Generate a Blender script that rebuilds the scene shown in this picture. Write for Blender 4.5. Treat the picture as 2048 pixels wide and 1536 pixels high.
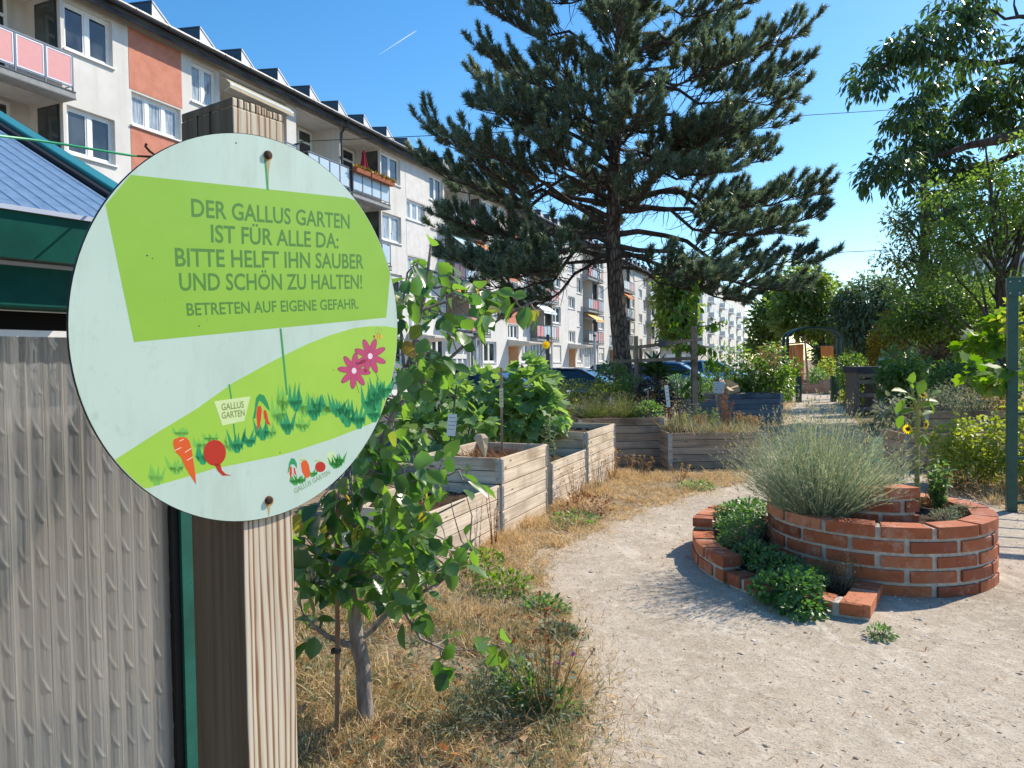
import bpy, math, random
import numpy as np
from mathutils import Vector, Matrix
from mathutils.geometry import tessellate_polygon

for _o in list(bpy.data.objects): bpy.data.objects.remove(_o)
random.seed(7); RNG = np.random.default_rng(7)
R_ = math.radians
SC = bpy.context.scene
COL = SC.collection

# ---------------------------------------------------------------- camera
FPX, PITCH, ROLL, CAMH = 1450.0, math.atan(40/1450), -0.014, 1.5
CAM = Vector((0, 0, CAMH))
CAMROT = Matrix.Rotation(math.pi/2 - PITCH, 3, 'X') @ Matrix.Rotation(ROLL, 3, 'Z')
_cd = bpy.data.cameras.new('camera'); _co = bpy.data.objects.new('camera', _cd); COL.objects.link(_co)
_co.matrix_world = Matrix.Translation(CAM) @ CAMROT.to_4x4()
_cd.sensor_width = 36; _cd.lens = 36*FPX/2048; _cd.clip_start = 0.02; _cd.clip_end = 12000
SC.camera = _co
# ---------------------------------------------------------------- sky, sun, exposure
SUN_AZ, SUN_EL = R_(31), R_(43)          # azimuth counted from +X towards +Y
w = bpy.data.worlds.new('World'); SC.world = w; w.use_nodes = True
nt = w.node_tree; bg = nt.nodes['Background']
sky = nt.nodes.new('ShaderNodeTexSky'); sky.sky_type = 'NISHITA'; sky.sun_disc = False
sky.sun_elevation = SUN_EL; sky.sun_rotation = math.pi/2 - SUN_AZ
sky.air_density = 1.0; sky.dust_density = 0.35; sky.ozone_density = 2.2; sky.altitude = 100
hs = nt.nodes.new('ShaderNodeHueSaturation'); hs.inputs['Saturation'].default_value = 1.33; hs.inputs['Hue'].default_value = .496; hs.inputs['Value'].default_value = 1.08; nt.links.new(sky.outputs[0], hs.inputs['Color']); nt.links.new(hs.outputs[0], bg.inputs[0]); bg.inputs[1].default_value = 0.13
_sl = bpy.data.lights.new('sun', 'SUN'); _sl.energy = 4.5; _sl.angle = R_(0.5); _sl.color = (1.0, 0.90, 0.76)
_so = bpy.data.objects.new('sun', _sl); COL.objects.link(_so)
SUNV = Vector((math.cos(SUN_EL)*math.cos(SUN_AZ), math.cos(SUN_EL)*math.sin(SUN_AZ), math.sin(SUN_EL)))
_so.rotation_euler = SUNV.to_track_quat('Z', 'Y').to_euler(); _so.location = (20, 20, 40)
SC.view_settings.view_transform = 'Standard'; SC.view_settings.look = 'None'
SC.view_settings.gamma = 1.0; SC.view_settings.exposure = 0.60
SC.render.engine = 'CYCLES'
SC.cycles.max_bounces = 8; SC.cycles.transparent_max_bounces = 12; SC.cycles.diffuse_bounces = 4

# ---------------------------------------------------------------- measuring helpers
def ray(px, py): return CAMROT @ Vector(((px-1024)/FPX, -(py-768)/FPX, -1))
def at(px, py, Y):
    d = ray(px, py); return CAM + d*(Y/d.y)
def gnd(px, py, z=0.0):
    d = ray(px, py); return CAM + d*((z-CAMH)/d.z)
def gx(px, Y):                            # ground position under a pixel column at a depth
    p = at(px, 768, Y); return Vector((p.x, Y, 0))

# ---------------------------------------------------------------- object helpers
def link(o, parent=None):
    COL.objects.link(o)
    if parent is not None: o.parent = parent
    return o
def tag(o, label=None, cat=None, group=None, kind=None):
    if label: o['label'] = label
    if cat: o['category'] = cat
    if group: o['group'] = group
    if kind: o['kind'] = kind
    return o
def thing(name, label, cat, loc=(0, 0, 0), rz=0.0, group=None):
    o = bpy.data.objects.new(name, None); link(o); o.location = loc; o.rotation_euler = (0, 0, rz)
    o.empty_display_size = 0.1
    return tag(o, label, cat, group)
def copy_tree(o, parent=None):
    c = o.copy(); COL.objects.link(c)
    if parent is not None: c.parent = parent
    for ch in list(o.children): copy_tree(ch, c)
    return c

def np_mesh(name, V, faces, mats, parent=None, smooth=False, matidx=None):
    """faces: list of (n,k) int arrays"""
    me = bpy.data.meshes.new(name)
    V = np.asarray(V, dtype=np.float32)
    me.vertices.add(len(V)); me.vertices.foreach_set('co', V.ravel())
    loops = np.concatenate([np.asarray(f, dtype=np.int32).ravel() for f in faces])
    tot = np.concatenate([np.full(len(f), np.asarray(f).shape[1], dtype=np.int32) for f in faces])
    start = np.concatenate([[0], np.cumsum(tot)[:-1]]).astype(np.int32)
    me.loops.add(len(loops)); me.loops.foreach_set('vertex_index', loops)
    me.polygons.add(len(tot)); me.polygons.foreach_set('loop_start', start); me.polygons.foreach_set('loop_total', tot)
    if smooth: me.polygons.foreach_set('use_smooth', np.ones(len(tot), dtype=bool))
    if matidx is not None: me.polygons.foreach_set('material_index', np.asarray(matidx, dtype=np.int32))
    for m in (mats if isinstance(mats, (list, tuple)) else [mats]): me.materials.append(m)
    me.update(calc_edges=True); me.validate()
    o = bpy.data.objects.new(name, me); link(o, parent)
    return o

class MB:
    """collects shapes and links them as ONE mesh object"""
    def __init__(s): s.v = []; s.f = []; s.m = []; s.mi = 0
    def face(s, pts, mi=None):
        b = len(s.v); s.v += [tuple(p) for p in pts]; s.f.append(tuple(range(b, b+len(pts)))); s.m.append(s.mi if mi is None else mi)
    def box(s, x0, x1, y0, y1, z0, z1, M=None, mi=None):
        P = [Vector(p) for p in ((x0,y0,z0),(x1,y0,z0),(x1,y1,z0),(x0,y1,z0),(x0,y0,z1),(x1,y0,z1),(x1,y1,z1),(x0,y1,z1))]
        if M is not None: P = [M @ p for p in P]
        b = len(s.v); s.v += [tuple(p) for p in P]
        for q in ((0,3,2,1),(4,5,6,7),(0,1,5,4),(1,2,6,5),(2,3,7,6),(3,0,4,7)):
            s.f.append(tuple(b+i for i in q)); s.m.append(s.mi if mi is None else mi)
    def bar(s, a, b, wd, ht=None, up=(0, 0, 1), mi=None):
        a, b = Vector(a), Vector(b); ht = ht or wd; d = (b-a); L = d.length; d.normalize(); up = Vector(up)
        if abs(d.dot(up)) > 0.98: up = Vector((1, 0, 0)) if abs(d.x) < .9 else Vector((0, 1, 0))
        sd = d.cross(up).normalized(); u2 = sd.cross(d).normalized()
        M = Matrix((sd, d, u2)).transposed().to_4x4(); M.translation = a
        s.box(-wd/2, wd/2, 0, L, -ht/2, ht/2, M, mi)
    def tube(s, pts, rad, n=8, caps=True, mi=None):
        pts = [Vector(p) for p in pts]; k = len(pts)
        if not hasattr(rad, '__len__'): rad = [rad]*k
        b = len(s.v); prev = None
        for i, p in enumerate(pts):
            t = (pts[min(i+1, k-1)]-pts[max(i-1, 0)]); t = t.normalized() if t.length > 1e-9 else Vector((0, 0, 1))
            if prev is None:
                a = Vector((0, 0, 1)) if abs(t.z) < .9 else Vector((1, 0, 0)); sd = t.cross(a).normalized()
            else:
                sd = prev - t*prev.dot(t); sd = sd.normalized() if sd.length > 1e-6 else t.orthogonal().normalized()
            prev = sd; up = t.cross(sd)
            for j in range(n):
                th = 2*math.pi*j/n
                s.v.append(tuple(p + (sd*math.cos(th)+up*math.sin(th))*rad[i]))
        mm = s.mi if mi is None else mi
        for i in range(k-1):
            for j in range(n):
                j2 = (j+1) % n
                s.f.append((b+i*n+j, b+i*n+j2, b+(i+1)*n+j2, b+(i+1)*n+j)); s.m.append(mm)
        if caps:
            s.f.append(tuple(b+j for j in reversed(range(n)))); s.m.append(mm)
            s.f.append(tuple(b+(k-1)*n+j for j in range(n))); s.m.append(mm)
    def prism(s, poly, d, mi=None):
        """poly: 3D points of a planar polygon, extruded by vector d"""
        poly = [Vector(p) for p in poly]; d = Vector(d); n = len(poly)
        s.face(list(reversed(poly)), mi); s.face([p+d for p in poly], mi)
        for i in range(n):
            j = (i+1) % n; s.face([poly[i], poly[j], poly[j]+d, poly[i]+d], mi)
    def loft(s, rings, closed=True, caps=True, mi=None):
        n = len(rings[0]); b = len(s.v); mm = s.mi if mi is None else mi
        for r in rings: s.v += [tuple(p) for p in r]
        for i in range(len(rings)-1):
            for j in range(n if closed else n-1):
                j2 = (j+1) % n
                s.f.append((b+i*n+j, b+i*n+j2, b+(i+1)*n+j2, b+(i+1)*n+j)); s.m.append(mm)
        if caps:
            s.f.append(tuple(b+j for j in reversed(range(n)))); s.m.append(mm)
            s.f.append(tuple(b+(len(rings)-1)*n+j for j in range(n))); s.m.append(mm)
    def build(s, name, mats, parent=None, smooth=False, bevel=0.0):
        me = bpy.data.meshes.new(name); me.from_pydata(s.v, [], s.f)
        for m in (mats if isinstance(mats, (list, tuple)) else [mats]): me.materials.append(m)
        if any(s.m): me.polygons.foreach_set('material_index', s.m)
        if smooth: me.polygons.foreach_set('use_smooth', [True]*len(s.f))
        me.update(); o = bpy.data.objects.new(name, me); link(o, parent)
        if smooth:
            try: me.set_sharp_from_angle(angle=R_(40))
            except Exception: pass
        if bevel > 0:
            md = o.modifiers.new('bevel', 'BEVEL'); md.width = bevel; md.segments = 2; md.limit_method = 'ANGLE'; md.angle_limit = R_(50)
        return o

# ---------------------------------------------------------------- materials
def s2l(c): return c/12.92 if c <= .04045 else ((c+.055)/1.055)**2.4
def hx(h, k=1.0):
    h = h.lstrip('#'); return tuple(min(1, s2l(int(h[i:i+2], 16)/255)*k) for i in (0, 2, 4)) + (1,)
def rgba(c): return tuple(c)+(1,) if len(c) == 3 else tuple(c)
class NT:
    def __init__(s, name):
        s.m = bpy.data.materials.new(name); s.m.use_nodes = True; s.t = s.m.node_tree; s.b = s.t.nodes['Principled BSDF']; s.o = s.t.nodes['Material Output']
    def n(s, typ, **kw):
        x = s.t.nodes.new(typ)
        for k, v in kw.items(): setattr(x, k, v)
        return x
    def l(s, a, b): s.t.links.new(a, b)
    def coord(s, scale=(1, 1, 1), kind='Object', rot=(0, 0, 0)):
        tc = s.n('ShaderNodeTexCoord'); mp = s.n('ShaderNodeMapping'); mp.inputs['Scale'].default_value = scale; mp.inputs['Rotation'].default_value = rot
        s.l(tc.outputs[kind], mp.inputs[0]); return mp.outputs[0]
    def noise(s, vec, scale, detail=4, rough=.55, dist=0):
        x = s.n('ShaderNodeTexNoise'); x.inputs['Scale'].default_value = scale; x.inputs['Detail'].default_value = detail; x.inputs['Roughness'].default_value = rough; x.inputs['Distortion'].default_value = dist
        if vec is not None: s.l(vec, x.inputs['Vector'])
        return x.outputs['Fac']
    def ramp(s, fac, stops):
        x = s.n('ShaderNodeValToRGB'); e = x.color_ramp.elements
        while len(e) < len(stops): e.new(.5)
        for i, (p, c) in enumerate(stops): e[i].position = p; e[i].color = rgba(c)
        s.l(fac, x.inputs[0]); return x.outputs[0]
    def mix(s, a, b, fac, mode='MIX'):
        x = s.n('ShaderNodeMix'); x.data_type = 'RGBA'; x.blend_type = mode
        for v, i in ((fac, 0), (a, 6), (b, 7)):
            if hasattr(v, 'is_linked') or hasattr(v, 'links'): s.l(v, x.inputs[i])
            else: x.inputs[i].default_value = v if i == 0 else rgba(v)
        return x.outputs[2]
    def math(s, op, a, b=None):
        x = s.n('ShaderNodeMath', operation=op)
        for i, v in enumerate((a, b)):
            if v is None: continue
            if hasattr(v, 'links'): s.l(v, x.inputs[i])
            else: x.inputs[i].default_value = v
        return x.outputs[0]
    def bump(s, h, strength=.3, dist=.01):
        x = s.n('ShaderNodeBump'); x.inputs['Strength'].default_value = strength; x.inputs['Distance'].default_value = dist
        s.l(h, x.inputs['Height']); s.l(x.outputs[0], s.b.inputs['Normal']); return x
    def col(s, c):
        if hasattr(c, 'links'): s.l(c, s.b.inputs['Base Color'])
        else: s.b.inputs['Base Color'].default_value = rgba(c)
    def isl(s): return s.n('ShaderNodeNewGeometry').outputs['Random Per Island']
    def set(s, rough=.6, spec=.4, metal=0):
        s.b.inputs['Roughness'].default_value = rough; s.b.inputs['Specular IOR Level'].default_value = spec; s.b.inputs['Metallic'].default_value = metal; return s

def mat_noise(name, c1, c2, scale=3, rough=.7, spec=.3, bump=0, bscale=None, detail=5, metal=0, stretch=(1, 1, 1), lo=.35, hi=.65, bd=.01):
    N = NT(name).set(rough, spec, metal); v = N.coord(stretch)
    N.col(N.ramp(N.noise(v, scale, detail), [(lo, c1), (hi, c2)]))
    if bump: N.bump(N.noise(v, bscale or scale*4, 5), bump, bd)
    return N.m
def mat_leaf(name, c1, c2, trans=.4, rough=.42, spec=.5, tcol=None, c3=None, tm=(1.0, 1.08, .45)):
    """leaf: gloss on top, light passing through; colour varies from leaf to leaf"""
    N = NT(name).set(rough, spec); r = N.isl()
    st = [(0, c1), (1, c2)] if c3 is None else [(0, c1), (.8, c2), (.93, c2), (1, c3)]
    c = N.ramp(r, st); N.col(c)
    tr = N.n('ShaderNodeBsdfTranslucent')
    t = N.mix(c, tm, 1.0, 'MULTIPLY')
    g = N.n('ShaderNodeHueSaturation'); g.inputs['Value'].default_value = 1.9; g.inputs['Saturation'].default_value = 1.05; N.l(t, g.inputs['Color'])
    N.l(g.outputs[0], tr.inputs[0])
    mx = N.n('ShaderNodeMixShader'); mx.inputs[0].default_value = trans
    N.l(N.b.outputs[0], mx.inputs[1]); N.l(tr.outputs[0], mx.inputs[2]); N.l(mx.outputs[0], N.o.inputs[0])
    return N.m
def mat_wood(name, c1, c2, axis='X', rough=.8, fine=60, island=True, c3=None, bump=.4, spec=.2):
    """weathered timber with grain along one local axis, each board its own tone"""
    N = NT(name).set(rough, spec)
    sc = {'X': (1.2, fine*.35, fine*.5), 'Y': (fine*.35, 1.2, fine*.5), 'Z': (fine*.35, fine*.5, 1.2)}[axis]
    tc = N.n('ShaderNodeTexCoord'); add = N.n('ShaderNodeVectorMath', operation='ADD'); N.l(tc.outputs['Object'], add.inputs[0])
    if island:
        cmb = N.n('ShaderNodeCombineXYZ'); q = N.math('MULTIPLY', N.isl(), 7.3)
        for i in range(3): N.l(q, cmb.inputs[i])
        N.l(cmb.outputs[0], add.inputs[1])
    mp = N.n('ShaderNodeMapping'); mp.inputs['Scale'].default_value = sc; N.l(add.outputs[0], mp.inputs[0])
    g = N.noise(mp.outputs[0], 1.0, 6, .65, .6)
    base = N.ramp(g, [(.28, c1), (.62, c2)])
    bl = N.noise(add.outputs[0], 2.3, 3, .6)
    base = N.mix(base, c3 or tuple(x*.55 for x in c1[:3]), N.ramp(bl, [(.46, (0, 0, 0)), (.72, (.85, .85, .85))]))
    kv = N.n('ShaderNodeTexVoronoi'); kv.inputs['Scale'].default_value = 1.0; km = N.n('ShaderNodeMapping'); km.inputs['Scale'].default_value = {'X': (3.2, 9, 9), 'Y': (9, 3.2, 9), 'Z': (9, 9, 3.2)}[axis]; N.l(add.outputs[0], km.inputs[0]); N.l(km.outputs[0], kv.inputs['Vector'])
    base = N.mix(base, tuple(x*.28 for x in c1[:3]), N.ramp(kv.outputs['Distance'], [(.07, (.85, .85, .85)), (.14, (0, 0, 0))]))
    if island: base = N.mix(base, (1, 1, 1), N.math('MULTIPLY', N.isl(), .14))
    N.col(base); N.bump(g, bump, .004); return N.m
def mat_plain(name, c, rough=.5, spec=.5, metal=0, dirt=.12, scale=9, clear=0):
    N = NT(name).set(rough, spec, metal); v = N.coord()
    n = N.noise(v, scale, 6, .6)
    N.col(N.mix(c, tuple(x*(1-2.2*dirt) for x in c[:3]), N.ramp(n, [(.4, (0, 0, 0)), (.7, (1, 1, 1))])))
    N.l(N.math('ADD', N.math('MULTIPLY', n, .25), rough-.12), N.b.inputs['Roughness'])
    if clear: N.b.inputs['Coat Weight'].default_value = clear; N.b.inputs['Coat Roughness'].default_value = .04
    return N.m

# ---------------------------------------------------------------- foliage shapes (unit length along +Y, width along X, Z up)
SH = {}
SH['ovate'] = (np.array([[0,0,0],[-.2,.16,.05],[-.36,.42,.09],[-.27,.72,.05],[0,1,-.1],[.27,.72,.05],[.36,.42,.09],[.2,.16,.05],[0,.2,-.02],[0,.5,-.03],[0,.78,-.05]]),
    [np.array([[0,8,1],[0,7,8],[3,10,4],[10,5,4]]), np.array([[1,8,9,2],[8,7,6,9],[2,9,10,3],[9,6,5,10]])])
SH['simple'] = (np.array([[0,0,0],[-.3,.45,.08],[0,1,-.06],[.3,.45,.08]]), [np.array([[0,3,2,1]])])
SH['fold'] = (np.array([[0,0,0],[-.3,.45,.1],[0,1,-.08],[.3,.45,.1],[0,.5,-.02]]), [np.array([[0,4,1],[0,3,4],[1,4,2],[4,3,2]])])
SH['lance'] = (np.array([[0,0,0],[-.13,.4,.04],[0,1,-.12],[.13,.4,.04]]), [np.array([[0,3,2,1]])])
SH['needle'] = (np.array([[-.045,0,0],[.045,0,0],[0,1,0]]), [np.array([[0,1,2]])])
SH['blade'] = (np.array([[-.5,0,0],[.5,0,0],[-.36,.55,.0],[.36,.55,.0],[0,1,.0]]), [np.array([[2,3,4]]), np.array([[0,1,3,2]])])
_lob = [(0,.0),(-.18,-.12),(-.42,-.02),(-.5,.22),(-.38,.34),(-.52,.62),(-.3,.66),(-.14,.74),(0,1.0),(.14,.74),(.3,.66),(.52,.62),(.38,.34),(.5,.22),(.42,-.02),(.18,-.12)]
_lv = np.array([[x, y, .10*abs(x)*2-.12*max(0, y-.5)] for x, y in _lob]+[[0, .35, -.02]])
SH['lobed'] = (_lv, [np.array([[16, (i+1) % 16, i] for i in range(16)])])

def norm(a): return a/np.maximum(1e-9, np.linalg.norm(a, axis=-1, keepdims=True))
def leaves(name, P, D, U, S, shape, mat, parent=None, width=1.0, smooth=False, bend=None, matidx=None):
    """P base points, D directions, U up hints, S lengths (N or N,2 = length,width)"""
    P, D, U, S = (np.asarray(x, dtype=float) for x in (P, D, U, S))
    tv, tf = SH[shape]; n, k = len(P), len(tv)
    D = norm(D); X = np.cross(D, U); bad = np.linalg.norm(X, axis=1) < 1e-5
    if bad.any(): X[bad] = np.cross(D[bad], np.array([.31, .87, .4]))
    X = norm(X); Z = np.cross(X, D)
    if S.ndim == 1: L, Wd = S, S*width
    else: L, Wd = S[:, 0], S[:, 1]
    V = P[:, None] + tv[None, :, 0, None]*X[:, None]*Wd[:, None, None] + tv[None, :, 1, None]*D[:, None]*L[:, None, None] + tv[None, :, 2, None]*Z[:, None]*L[:, None, None]
    if bend is not None: V[..., 2] -= (tv[None, :, 1]**2)*np.asarray(bend)[:, None]
    off = (np.arange(n)*k)[:, None, None]
    F = [(f[None]+off).reshape(-1, f.shape[1]) for f in tf]
    mi = None
    if matidx is not None: mi = np.concatenate([np.repeat(matidx, len(f)) for f in tf])
    return np_mesh(name, V.reshape(-1, 3), F, mat, parent, smooth, mi)
def rdir(n, zlo=-1, zhi=1, rng=None):
    rng = rng or RNG; z = rng.uniform(zlo, zhi, n); a = rng.uniform(0, 2*np.pi, n); r = np.sqrt(np.maximum(0, 1-z*z))
    return np.stack([r*np.cos(a), r*np.sin(a), z], 1)
def in_poly(px, py, poly):
    px, py = np.asarray(px), np.asarray(py); ins = np.zeros(px.shape, bool); j = len(poly)-1
    for i in range(len(poly)):
        xi, yi = poly[i]; xj, yj = poly[j]
        c = ((yi > py) != (yj > py)) & (px < (xj-xi)*(py-yi)/(yj-yi+1e-12)+xi); ins ^= c; j = i
    return ins
def scatter(poly, n, rng=None):
    rng = rng or RNG; a = np.array(poly); lo, hi = a.min(0), a.max(0); out = np.zeros((0, 2))
    for _ in range(60):
        if len(out) >= n: break
        q = rng.uniform(lo, hi, (n*2, 2)); out = np.concatenate([out, q[in_poly(q[:, 0], q[:, 1], poly)]])
    return out[:n]
def curve_pts(a, b, sag=0.0, n=6, wob=0.0, rng=random):
    a, b = Vector(a), Vector(b); L = (b-a).length
    return [a.lerp(b, i/(n-1)) + Vector((rng.uniform(-1, 1), rng.uniform(-1, 1), rng.uniform(-1, 1)))*wob*L*(0 if i in (0, n-1) else 1) - Vector((0, 0, sag*L*4*(i/(n-1))*(1-i/(n-1)))) for i in range(n)]

# shared materials
WHITE_FR = mat_plain('white_frame', hx('#e9ebea'), .35, .5, dirt=.05)
GLASS = NT('window_glass').set(.04, .9); GLASS.col(GLASS.ramp(GLASS.noise(GLASS.coord((1.3, 1.3, .8)), 1.1, 2), [(.4, (.012, .016, .02)), (.7, (.07, .08, .085))])); GLASS = GLASS.m
CURT = mat_noise('curtain_glass', hx('#5c6a78'), hx('#b9c2c9'), 2.0, .12, .8, stretch=(9, 9, 1), lo=.3, hi=.7)
DARKMET = mat_plain('anthracite_metal', hx('#3a4048'), .45, .5, dirt=.15)
GREENMET = mat_plain('green_metal', (.016, .125, .095), .3, .5, dirt=.18, scale=14); ARCHMET = mat_plain('dark_green_metal', (.008, .055, .045), .35, .5, dirt=.12, scale=14)
BARK = mat_noise('bark', (.10, .075, .06), (.26, .20, .16), 9, .9, .1, .8, 22, stretch=(1, 1, .22), bd=.02)
BARKD = mat_noise('dark_bark', (.045, .035, .03), (.12, .095, .08), 9, .9, .1, .8, 22, stretch=(1, 1, .22), bd=.02)
SOIL = mat_noise('soil', (.025, .018, .013), (.09, .062, .042), 14, .95, .1, .8, 40, bd=.02)
STAKEWOOD = mat_wood('stake_wood', hx('#8d6f58'), hx('#b89a80'), 'Z', island=False)
# ================================================================ SETTING: ground, path, street
N = NT('dry_ground').set(.95, .1); v = N.coord()
g = N.ramp(N.noise(v, .55, 6, .6), [(.35, (.13, .09, .055)), (.48, (.32, .245, .16)), (.56, (.24, .175, .11)), (.68, (.12, .085, .05))])
g = N.mix(g, (.43, .35, .23), N.ramp(N.noise(v, 17, 6, .7), [(.5, (0, 0, 0)), (.72, (.8, .8, .8))])); N.col(g)
N.bump(N.noise(v, 30, 6, .7), .8, .03); GROUND = N.m
b = MB(); b.face([(-3000, -300, 0), (3000, -300, 0), (3000, 5500, 0), (-3000, 5500, 0)]); tag(b.build('ground', GROUND), kind='structure')

PATHPX = [(1120,1700),(1165,1560),(1192,1470),(1168,1380),(1152,1290),(1112,1200),(1085,1140),(1125,1095),(1200,1062),(1270,1032),(1340,1004),(1420,985),(1480,966),(1528,925),(1562,880),(1583,838),(1582,812),(1592,796),(1603,780),(1612,768),
          (1652,768),(1662,782),(1676,800),(1690,830),(1716,868),(1748,903),(1812,940),(1870,972),(1940,1002),(2040,1030),(2200,1075),(2700,1220),(2700,1700)]
PATH = [gnd(*p) for p in PATHPX]
def jag(poly, step=.05, amp=.085, seed=3):
    rg = random.Random(seed); out = []
    for i, p in enumerate(poly):
        q = poly[(i+1) % len(poly)]; L = (q-p).length; n = max(1, min(90, int(L/step)))
        for k in range(n):
            c = p.lerp(q, k/n); w_ = math.sin(c.x*9+c.y*7)+math.sin(c.x*23-c.y*19); out.append((c.x+rg.uniform(-amp, amp)*.16+w_*.022, c.y+rg.uniform(-amp, amp)*.10+.015*w_))
    return out
PATH2 = jag(PATH)
N = NT('gravel_path').set(.93, .12); v = N.coord()
big = N.noise(v, .8, 5, .6); fine = N.noise(v, 95, 4, .75); mid = N.noise(v, 11, 6, .65)
c = N.ramp(big, [(.3, (.35, .292, .222)), (.52, (.485, .413, .325)), (.7, (.395, .334, .257))])
c = N.mix(c, (.61, .535, .435), N.ramp(mid, [(.48, (0, 0, 0)), (.68, (.75, .75, .75))]))
c = N.mix(c, (.19, .155, .12), N.ramp(fine, [(.52, (0, 0, 0)), (.66, (.85, .85, .85))]))
c = N.mix(c, (.74, .68, .58), N.ramp(N.noise(v, 60, 3, .8), [(.62, (0, 0, 0)), (.72, (.7, .7, .7))]))
c = N.mix(c, (.30, .235, .17), N.ramp(N.noise(v, 2.6, 6, .72, 1.2), [(.54, (0, 0, 0)), (.72, (.6, .6, .6))]))
c = N.mix(c, (.80, .74, .64), N.ramp(N.noise(N.coord((1, .35, 1), rot=(0, 0, .5)), 3.1, 6, .7), [(.55, (0, 0, 0)), (.75, (.55, .55, .55))]))
N.col(c); N.bump(N.math('ADD', N.math('ADD', N.math('MULTIPLY', fine, .55), mid), N.math('MULTIPLY', N.noise(v, 5, 4, .6, .8), 1.2)), .7, .018); GRAVEL = N.m
def flat_poly(name, pts, z, mat, kind='structure'):
    P = [Vector((p[0], p[1], z)) for p in pts]; t = tessellate_polygon([P])
    o = np_mesh(name, [tuple(p) for p in P], [np.array(t)], mat)
    me = o.data; me.update()
    flip = [pl.index for pl in me.polygons if pl.normal.z < 0]
    if flip: me.flip_normals() if len(flip) > len(me.polygons)/2 else None
    return tag(o, kind=kind)
flat_poly('path', PATH2, .006, GRAVEL)
N = NT('worn_verge').set(.95, .1); v = N.coord(); c = N.ramp(N.noise(v, 26, 6, .75), [(.36, (.30, .225, .15)), (.5, (.52, .43, .325)), (.64, (.38, .295, .20))]); N.col(c); N.bump(N.noise(v, 60, 5, .7), .9, .02)
_vg = []
for i, p in enumerate(PATH):
    a, b_ = PATH[i-1], PATH[(i+1) % len(PATH)]; d = (b_-a).normalized(); _vg.append(p+Vector((d.y, -d.x, 0))*-.16 if i < 19 else p+Vector((d.y, -d.x, 0))*-.16)
flat_poly('path_verge', jag(_vg, .05, .10, 8), .003, N.m)

# facade frame: local x runs along the street, local y goes into the house
FO, FA = Vector((-4.65, 35.1, 0)), R_(66.97)
FM = Matrix.Translation(FO) @ Matrix.Rotation(FA, 4, 'Z')
def fw(u, y, z=0): return FM @ Vector((u, y, z))
ASPH = mat_noise('asphalt', (.055, .055, .058), (.10, .10, .10), 40, .9, .2, .4, 90)
PAVE = mat_noise('paving', (.30, .29, .27), (.42, .40, .37), 6, .9, .2, .3, 60)
flat_poly('street', [fw(*q) for q in ((-60,-12.2),(200,-12.2),(200,-3.2),(-60,-3.2))], .006, ASPH)
b = MB(); b.box(-60, 200, -3.2, -.02, -.05, .11, FM); tag(b.build('pavement', PAVE), kind='structure')

# loose stones on the path
pl = [(p.x, p.y) for p in PATH]
NEAR = [(x, y) for x, y in pl]
q = scatter([tuple(p.xy) for p in _vg], 36000); q = q[(q[:, 1] < 9.5) & (q[:, 1] > 2.2) & (q[:, 0] < 7)][:26000]
n = len(q); s = RNG.gamma(2.0, .0021, n)+.0015
oct_ = np.array([[1,0,0],[-1,0,0],[0,1,0],[0,-1,0],[0,0,.7],[0,0,-.3]], float)
jit = 1+RNG.uniform(-.35, .35, (n, 6, 1)); a = RNG.uniform(0, 6.28, n)
V = oct_[None]*jit*s[:, None, None]*np.array([1.25, .85, .8])
ca, sa = np.cos(a)[:, None], np.sin(a)[:, None]
V = np.stack([V[..., 0]*ca-V[..., 1]*sa+q[:, None, 0], V[..., 0]*sa+V[..., 1]*ca+q[:, None, 1], V[..., 2]+.005], -1)
T = np.array([[0,2,4],[2,1,4],[1,3,4],[3,0,4],[2,0,5],[1,2,5],[3,1,5],[0,3,5]])
N = NT('pebble').set(.85, .2); N.col(N.ramp(N.isl(), [(0, (.22, .18, .14)), (.5, (.47, .39, .31)), (1, (.72, .66, .57))])); PEB = N.m
tag(np_mesh('gravel', V.reshape(-1, 3), [(T[None]+(np.arange(n)*6)[:, None, None]).reshape(-1, 3)], PEB), kind='stuff')

# ================================================================ APARTMENT BLOCK
N = NT('render_plaster').set(.9, .15); v = N.coord()
c = N.ramp(N.noise(v, .9, 6, .65), [(.3, hx('#cbc9c4')), (.7, hx('#dfddd8'))])
c = N.mix(c, hx('#c4c2bb'), N.ramp(N.noise(N.coord((2.2, 2.2, .12)), 1.6, 6), [(.48, (0, 0, 0)), (.75, (.75, .75, .75))]))
N.col(c); N.bump(N.noise(v, 55, 3), .25, .01); PLASTER = N.m
ORANGE = mat_noise('terracotta_plaster', hx('#bf7e69'), hx('#cc8c77'), 3, .9, .15, .25, 55)
OFFW = mat_noise('pale_panel', hx('#cfccc9'), hx('#dcd9d6'), 3, .9, .15, .25, 55)
PEACH = mat_noise('porch_paint', hx('#d9b591'), hx('#e4c5a4'), 3, .9, .15)
ROOFD = mat_noise('roof_felt', (.05, .055, .06), (.11, .11, .12), 6, .8, .3)
FASC = mat_noise('shaded_weathered_fascia', (.02, .02, .024), (.10, .095, .09), 3, .8, .3, .3, 20, stretch=(.4, 1, 3))  # near-black tone holds both weathering and the shade under the eave
PINKP = mat_plain('pink_panel', hx('#d89a9a'), .4, .4, dirt=.04)
BLUEP = mat_plain('pale_blue_panel', hx('#b7cbd8'), .3, .5, dirt=.05)
GREYP = mat_plain('grey_panel', hx('#cfd6da'), .35, .5, dirt=.05)
RAILM = mat_plain('rail_metal', hx('#6d7480'), .4, .5, metal=.3)
SLABM = mat_plain('slab_concrete', hx('#9a9c9c'), .85, .2, dirt=.1)
ALU = mat_plain('aluminium', hx('#c9cdd1'), .35, .5, metal=.6, dirt=.05)
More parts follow.
